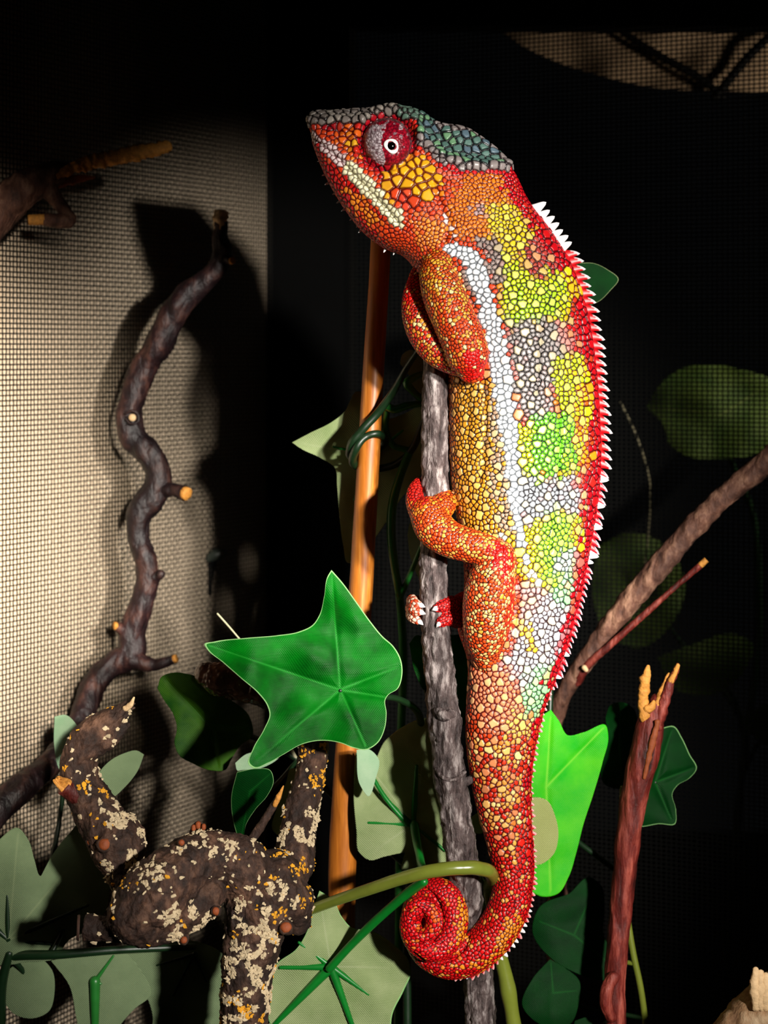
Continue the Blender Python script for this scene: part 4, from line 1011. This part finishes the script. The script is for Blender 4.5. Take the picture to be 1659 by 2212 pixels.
tube('stem', [(470, 1326, .03, 2.2), (495, 1354, .03, 2.2), (512, 1374, .03, 2.0), (560, 1430, .03, 2.2), (600, 1560, .035, 3), (640, 1640, .045, 4)], M['straw'], v1, 6, 5)
# 2. pale leaves at the lower left
v2 = thing('ivy_vine', 'dim artificial ivy with pale leaf undersides hanging behind the gnarled branch', 'ivy', P(0, 2212, .04)*np.array([1, 1, 0]))
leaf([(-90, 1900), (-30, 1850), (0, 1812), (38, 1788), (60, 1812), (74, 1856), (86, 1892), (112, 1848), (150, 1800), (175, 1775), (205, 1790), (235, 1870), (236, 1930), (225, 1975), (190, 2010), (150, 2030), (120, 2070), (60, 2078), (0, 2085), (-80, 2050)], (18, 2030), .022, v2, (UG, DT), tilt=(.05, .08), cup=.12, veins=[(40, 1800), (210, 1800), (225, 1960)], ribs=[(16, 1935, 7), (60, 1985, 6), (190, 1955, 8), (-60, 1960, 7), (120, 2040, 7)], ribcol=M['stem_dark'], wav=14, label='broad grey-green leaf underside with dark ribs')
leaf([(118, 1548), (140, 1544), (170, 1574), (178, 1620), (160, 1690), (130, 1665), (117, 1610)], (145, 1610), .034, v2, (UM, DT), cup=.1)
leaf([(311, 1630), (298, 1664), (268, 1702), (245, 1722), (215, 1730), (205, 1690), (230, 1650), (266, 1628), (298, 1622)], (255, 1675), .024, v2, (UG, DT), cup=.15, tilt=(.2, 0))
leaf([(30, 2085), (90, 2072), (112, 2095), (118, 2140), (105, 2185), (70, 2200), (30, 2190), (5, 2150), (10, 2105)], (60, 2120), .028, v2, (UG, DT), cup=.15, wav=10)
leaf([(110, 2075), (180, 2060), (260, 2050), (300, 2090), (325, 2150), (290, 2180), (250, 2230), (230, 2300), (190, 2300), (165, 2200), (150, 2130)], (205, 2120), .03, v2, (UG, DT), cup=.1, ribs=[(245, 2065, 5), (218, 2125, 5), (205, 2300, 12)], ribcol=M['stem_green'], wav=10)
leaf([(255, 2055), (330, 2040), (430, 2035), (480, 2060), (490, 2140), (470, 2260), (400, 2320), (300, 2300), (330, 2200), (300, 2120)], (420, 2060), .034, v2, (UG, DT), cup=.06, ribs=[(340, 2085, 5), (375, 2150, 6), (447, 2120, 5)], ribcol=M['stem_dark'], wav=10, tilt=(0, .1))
tube('stem', [(-60, 2085, .030, 10), (20, 2066, .024, 11), (120, 2062, .020, 10), (250, 2052, .022, 9), (420, 2045, .030, 7)], M['stem_dark'], v2, 12, 5)
tube('stem', [(20, 2060, .022, 9), (5, 2120, .024, 11), (0, 2212, .028, 12)], M['stem_dark'], v2, 10, 5, ground=(0, 0.003))
tube('stem', [(140, 1620, .040, 4), (130, 1760, .044, 5), (100, 1900, .036, 6), (30, 2060, .026, 6)], M['stem_dark'], v2, 8, 6)
tube('stem', [(255, 1680, .028, 4), (220, 1800, .030, 5), (160, 1960, .028, 6), (110, 2062, .021, 6)], M['stem_dark'], v2, 8, 6)
tube('stem', [(60, 2115, .030, 5), (40, 2085, .027, 6), (22, 2068, .025, 6)], M['stem_dark'], v2, 8, 4)
# 3. vine twining round the bamboo
v3 = thing('ivy_vine', 'artificial ivy with star-shaped pale leaf twining round the bamboo cane', 'ivy', P(860, 2212, .07)*np.array([1, 1, 0]))
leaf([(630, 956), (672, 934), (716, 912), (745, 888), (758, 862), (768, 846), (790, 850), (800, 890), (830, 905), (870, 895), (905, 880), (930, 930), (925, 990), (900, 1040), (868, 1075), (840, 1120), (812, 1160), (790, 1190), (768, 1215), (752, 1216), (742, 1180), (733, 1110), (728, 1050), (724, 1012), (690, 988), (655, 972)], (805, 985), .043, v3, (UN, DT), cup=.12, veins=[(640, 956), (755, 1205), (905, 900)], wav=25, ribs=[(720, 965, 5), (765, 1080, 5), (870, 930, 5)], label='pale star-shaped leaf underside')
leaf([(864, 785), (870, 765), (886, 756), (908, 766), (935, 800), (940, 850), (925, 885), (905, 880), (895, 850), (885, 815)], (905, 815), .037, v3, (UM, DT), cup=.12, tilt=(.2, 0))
leaf([(880, 1155), (888, 1125), (905, 1115), (930, 1140), (925, 1210), (912, 1262), (900, 1240), (886, 1200)], (905, 1170), .045, v3, (UM, GT), cup=.1)
tube('stem', [(905, 755, 0.0100, 6), (880, 792, 0.0140, 7), (850, 845, 0.0190, 8), (815, 893, 0.0230, 9), (780, 932, 0.0235, 9), (757, 965, 0.0260, 9), (757, 985, 0.0310, 9), (775, 982, 0.0365, 9), (815, 968, 0.0375, 8), (833, 952, 0.0335, 8), (820, 938, 0.0260, 8), (790, 944, 0.0240, 8), (768, 972, 0.0240, 9), (763, 1000, 0.0290, 9), (780, 1012, 0.0355, 9), (820, 1012, 0.0375, 8), (860, 1000, 0.0360, 8), (890, 970, 0.0340, 8), (910, 925, 0.0300, 8), (930, 880, 0.0260, 8)], M['stem_dark'], v3, 10, 4)
tube('stem', [(885, 975, 0.0350, 9), (864, 1030, 0.0320, 9), (848, 1090, 0.0300, 10), (845, 1150, 0.0300, 10), (852, 1220, 0.0310, 9), (862, 1280, 0.0330, 9), (870, 1380, .058, 9), (866, 1600, .070, 9), (860, 2212, .074, 9)], M['stem_green'], v3, 10, 6, ground=(0, 0))
tube('stem', [(915, 872, 0.0230, 6), (880, 876, 0.0230, 8), (850, 884, 0.0240, 9), (836, 878, 0.0250, 9)], M['stem_green'], v3, 10, 4)
tube('stem', [(925, 872, 0.0240, 8), (892, 845, 0.0220, 8), (880, 828, 0.0210, 10), (895, 815, 0.0220, 8), (920, 805, 0.0240, 6)], M['stem_green'], v3, 10, 4)
tube('stem', [(836, 882, 0.0260, 7), (834, 930, 0.0320, 7), (850, 962, 0.0350, 7), (880, 972, 0.0350, 7)], M['stem_green'], v3, 10, 4)
tube('stem', [(910, 1180, 0.0270, 5), (890, 1230, 0.0300, 6), (864, 1290, 0.0335, 7)], M['stem_green'], v3, 8, 5)
# 4. pale leaves on the olive vine, below the tail
v4 = thing('ivy_vine', 'artificial ivy with an olive vine hooked round the climbing branch above the tail curl', 'ivy', P(1110, 2212, .02)*np.array([1, 1, 0]))
tube('stem', [(560, 1990, .020, 10), (640, 1975, .012, 11), (725, 1945, .002, 12), (800, 1920, -.006, 13), (870, 1897, -.012, 14), (930, 1882, -.016, 15), (990, 1875, -.0165, 15.5), (1035, 1876, -.014, 15.5), (1058, 1884, -.009, 15), (1064, 1896, -.002, 14), (1058, 1910, .008, 13), (1062, 1960, .018, 13), (1075, 2040, .020, 15), (1092, 2110, .020, 16), (1098, 2140, .02, 18), (1103, 2170, .02, 16), (1112, 2230, .02, 17)], M['olive_vine'], v4, 16, 3, ground=(0, 0), bump=.03, freq=300)
leaf([(690, 1924), (720, 1944), (738, 1980), (760, 2004), (800, 2010), (850, 2040), (880, 2070), (888, 2096), (872, 2140), (848, 2190), (842, 2235), (815, 2300), (700, 2310), (610, 2260), (578, 2195), (574, 2135), (598, 2082), (640, 2050), (664, 2010), (678, 1960)], (715, 2088), .014, v4, (UN, GT, HEM), cup=.10, tilt=(0, .05), veins=[(690, 1935), (870, 2090), (600, 2200)], ribs=[(646, 2036, 7), (606, 2090, 9), (588, 2218, 12), (770, 2240, 10), (796, 2148, 8)], wav=14, label='pale woven leaf underside with a star of green ribs')
tube('leaf_stalk', [(712, 2092, .011, 9), (755, 2045, .008, 9), (800, 2000, .003, 10), (850, 1955, -.003, 10), (890, 1922, -.008, 11), (915, 1905, -.012, 10)], M['rib'], v4, 12, 4)
leaf([(768, 1625), (800, 1650), (832, 1600), (870, 1570), (925, 1552), (965, 1590), (985, 1680), (990, 1780), (975, 1870), (930, 1898), (880, 1900), (866, 1872), (882, 1845), (832, 1850), (798, 1858), (776, 1842), (770, 1795), (764, 1725)], (893, 1780), .028, v4, (UN, GT), cup=.10, veins=[(785, 1640), (925, 1570), (790, 1850)], ribs=[(820, 1716, 7), (796, 1777, 7), (900, 1655, 8), (962, 1838, 6), (915, 1890, 10)], wav=16, label='pale leaf underside behind the branch')
leaf([(770, 1620), (795, 1618), (818, 1640), (812, 1680), (795, 1720), (780, 1700)], (792, 1655), .020, v4, (UM, GT), tilt=(.4, 0))
tube('leaf_stalk', [(792, 1655, .024, 4), (830, 1720, .026, 5), (880, 1780, .027, 6)], M['rib'], v4, 8, 4)
tube('leaf_stalk', [(895, 1782, .026, 10), (905, 1840, .018, 9), (918, 1880, -.002, 9), (925, 1884, -.013, 9)], M['rib'], v4, 10, 4)
leaf([(972, 1372), (1006, 1372), (1030, 1420), (1030, 1500), (1010, 1560), (980, 1580), (940, 1540), (930, 1460), (945, 1400)], (985, 1480), .030, v4, (GT, UN), cup=.1, tilt=(.2, 0))
leaf([(884, 1390), (900, 1372), (925, 1385), (930, 1430), (915, 1490), (896, 1450)], (907, 1430), .036, v4, (GT, UN), cup=.1)
leaf([(1010, 1770), (1040, 1755), (1055, 1775), (1040, 1800), (1015, 1795)], (1030, 1778), .030, v4, (UM, GT))
tube('stem', [(985, 1480, .034, 5), (975, 1620, .04, 6), (990, 1780, .036, 6), (1030, 1880, .024, 6), (1060, 1940, .018, 6)], M['stem_dark'], v4, 8, 6)
tube('stem', [(908, 1430, .039, 4), (930, 1530, .044, 5), (972, 1620, .04, 5)], M['stem_dark'], v4, 8, 6)
tube('stem', [(1028, 1780, .033, 4), (1010, 1800, .034, 4), (992, 1790, .036, 4)], M['stem_dark'], v4, 8, 4)
# 5. bright and dark leaves right of the tail
v5 = thing('ivy_vine', 'artificial ivy with a bright lime leaf behind the tail and darker leaves beside it', 'ivy', P(1395, 2212, .045)*np.array([1, 1, 0]))
leaf([(1190, 1533), (1208, 1558), (1226, 1588), (1260, 1582), (1309, 1567), (1314, 1590), (1302, 1645), (1282, 1715), (1260, 1782), (1246, 1838), (1228, 1895), (1206, 1930), (1172, 1937), (1140, 1920), (1105, 1850), (1085, 1750), (1095, 1650), (1150, 1560)], (1180, 1700), .030, v5, (LT, UC), cup=.05, crease=4, tilt=(.05, .05), veins=[(1300, 1575), (1190, 1925), (1190, 1545)], wav=14, label='bright lime green leaf')
leaf([(1110, 1760), (1150, 1722), (1180, 1728), (1200, 1765), (1206, 1808), (1196, 1845), (1165, 1868), (1125, 1860), (1100, 1810)], (1150, 1795), .0265, v5, (UC, LT), cup=.02, tilt=(.05, .05), label='small cream leaf underside')
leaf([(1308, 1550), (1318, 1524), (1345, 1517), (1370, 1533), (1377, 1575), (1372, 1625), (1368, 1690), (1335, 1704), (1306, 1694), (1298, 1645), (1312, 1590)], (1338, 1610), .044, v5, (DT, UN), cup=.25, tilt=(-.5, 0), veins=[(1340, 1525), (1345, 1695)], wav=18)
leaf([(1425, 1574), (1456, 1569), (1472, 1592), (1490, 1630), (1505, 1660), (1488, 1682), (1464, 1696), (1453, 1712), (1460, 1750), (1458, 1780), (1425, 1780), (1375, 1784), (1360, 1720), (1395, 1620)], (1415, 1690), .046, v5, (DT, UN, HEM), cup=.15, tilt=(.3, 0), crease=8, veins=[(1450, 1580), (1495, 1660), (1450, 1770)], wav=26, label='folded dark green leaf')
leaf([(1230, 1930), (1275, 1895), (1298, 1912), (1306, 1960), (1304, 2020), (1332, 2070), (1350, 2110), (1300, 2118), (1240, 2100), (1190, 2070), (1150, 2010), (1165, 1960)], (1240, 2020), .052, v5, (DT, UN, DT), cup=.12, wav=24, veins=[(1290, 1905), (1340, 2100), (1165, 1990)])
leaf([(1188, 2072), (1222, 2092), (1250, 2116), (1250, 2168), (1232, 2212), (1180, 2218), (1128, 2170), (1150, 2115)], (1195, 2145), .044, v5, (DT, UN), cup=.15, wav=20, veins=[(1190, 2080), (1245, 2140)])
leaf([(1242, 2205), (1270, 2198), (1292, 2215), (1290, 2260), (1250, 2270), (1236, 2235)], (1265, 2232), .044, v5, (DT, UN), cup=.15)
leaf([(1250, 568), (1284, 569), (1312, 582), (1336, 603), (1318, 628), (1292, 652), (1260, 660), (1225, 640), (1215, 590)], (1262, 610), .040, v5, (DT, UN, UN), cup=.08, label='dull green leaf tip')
tube('stem', [(1345, 1700, .047, 6), (1340, 1800, .052, 6), (1345, 1900, .05, 6), (1352, 1960, .048, 7), (1368, 2060, .046, 7), (1383, 2130, .045, 7), (1396, 2220, .045, 7)], M['olive_vine'], v5, 10, 6, ground=(0, 0))
tube('stem', [(1262, 612, .044, 5), (1225, 700, .055, 6), (1205, 900, .06, 6), (1195, 1200, .062, 7), (1190, 1450, .060, 7), (1185, 1620, .052, 7), (1182, 1720, .036, 7)], M['stem_dark'], v5, 8, 8)
tube('stem', [(1182, 1705, .033, 5), (1230, 1800, .046, 6), (1290, 1850, .050, 6), (1344, 1890, .050, 6)], M['stem_dark'], v5, 8, 6)
tube('stem', [(1148, 1795, .0285, 4), (1170, 1830, .040, 4), (1240, 1830, .047, 5)], M['stem_dark'], v5, 8, 5)
tube('stem', [(1415, 1690, .049, 5), (1385, 1750, .052, 5), (1342, 1790, .052, 5)], M['stem_dark'], v5, 8, 5)
tube('stem', [(1338, 1615, .048, 5), (1342, 1680, .050, 5), (1343, 1720, .049, 5)], M['stem_dark'], v5, 8, 5)
tube('stem', [(1240, 2020, .055, 5), (1300, 2040, .055, 5), (1345, 2076, .048, 5), (1370, 2082, .046, 5)], M['olive_vine'], v5, 8, 5)
tube('stem', [(1195, 2140, .047, 5), (1270, 2180, .052, 5), (1340, 2190, .050, 5), (1392, 2200, .045, 5)], M['stem_dark'], v5, 8, 5)
tube('stem', [(1265, 2232, .047, 4), (1300, 2215, .05, 4), (1330, 2192, .05, 4)], M['stem_dark'], v5, 8, 4)

# ------------------------------------------------------------------ outside the screens
op = thing('house_plant', 'dim broad-leaved house plant seen through the dark wire screen', 'plant', P(1560, 2212, 0.2250)*np.array([1, 1, 0]))
RL = M['room_leaf']
leaf([(1395, 880), (1425, 830), (1470, 797), (1530, 787), (1600, 798), (1665, 820), (1700, 880), (1680, 950), (1620, 985), (1550, 992), (1480, 985), (1445, 960), (1430, 915)], (1560, 895), 0.1900, op, (RL, RL), cup=.1, veins=[(1400, 880), (1660, 830)], wav=30)
leaf([(1290, 1180), (1360, 1150), (1440, 1180), (1480, 1260), (1450, 1350), (1380, 1400), (1310, 1370), (1280, 1280)], (1380, 1270), 0.2150, op, (RL, RL), cup=.1, wav=40)
leaf([(1420, 1420), (1500, 1390), (1590, 1370), (1625, 1390), (1600, 1460), (1540, 1500), (1460, 1490)], (1520, 1440), 0.1950, op, (RL, RL), cup=.1, wav=30)
leaf([(1600, 1560), (1660, 1520), (1720, 1540), (1700, 1620), (1640, 1600)], (1660, 1570), 0.1850, op, (RL, RL), cup=.1, wav=20)
tube('stem', [(1560, 900, 0.1950, 5), (1585, 1010, 0.2150, 6), (1620, 1090, 0.2250, 7), (1640, 1300, 0.2350, 8), (1600, 1700, 0.2350, 9), (1560, 2212, 0.2350, 10)], M['stem_dark'], op, 8, 10, ground=(0, 0))
tube('stem', [(1380, 1270, 0.2200, 4), (1480, 1400, 0.2330, 5), (1600, 1560, 0.2370, 6), (1610, 1640, 0.2350, 6)], M['stem_dark'], op, 8, 8)
tube('stem', [(1520, 1440, 0.2000, 4), (1580, 1500, 0.2250, 5), (1612, 1600, 0.2350, 6)], M['stem_dark'], op, 8, 8)
tube('stem', [(1660, 1570, 0.1900, 4), (1630, 1620, 0.2150, 5), (1606, 1670, 0.2350, 6)], M['stem_dark'], op, 8, 8)
tube('tendril', [(1340, 870, 0.1900, 2.2), (1365, 920, 0.1900, 2.2), (1388, 980, 0.1910, 2.2), (1402, 1035, 0.1930, 2), (1400, 1150, 0.2030, 2), (1385, 1265, 0.2180, 2.5)], M['straw'], op, 6, 6)
cl = thing('lit_patch_cloth', 'beige cloth added beyond the dark wire screen in the outline of a lit patch', 'cloth', P(1500, 195, 0.2450))  # made-up cloth; its slanted lower edge is the shade line of a lit wall
o = leaf([(1040, 40), (1200, 20), (1400, 10), (1700, 10), (1900, 20), (1900, 205), (1700, 200), (1560, 196), (1420, 190), (1330, 172), (1220, 140), (1120, 95)], (1500, 110), 0.2450, cl, (M['cloth'], M['cloth']), wav=40, name='lit_patch_panel', thick=8)
tube('support_rod', [(1330, 60, 0.2370, 7), (1420, 118, 0.2370, 9), (1530, 182, 0.2370, 9), (1560, 210, 0.2370, 9)], M['frame'], cl, 8, 10)
tube('support_rod', [(1680, 60, 0.2370, 9), (1610, 130, 0.2370, 10), (1545, 210, 0.2370, 10)], M['frame'], cl, 8, 10)
hook = thing('cable_clip', 'small dark plastic clip on the screen beside the sinuous branch', 'clip', P(452, 1275, .17))
w_ = .184
tube('clip_arm', [(448, 1282, w_-.003, 9), (453, 1240, w_-.003, 9), (458, 1210, w_-.004, 10)], M['frame'], hook, 10, 3)
tube('clip_head', [(450, 1205, w_-.005, 10), (466, 1198, w_-.005, 13), (480, 1196, w_-.005, 10)], plain('grey_plastic', (60, 66, 58), .4), hook, 12, 2)
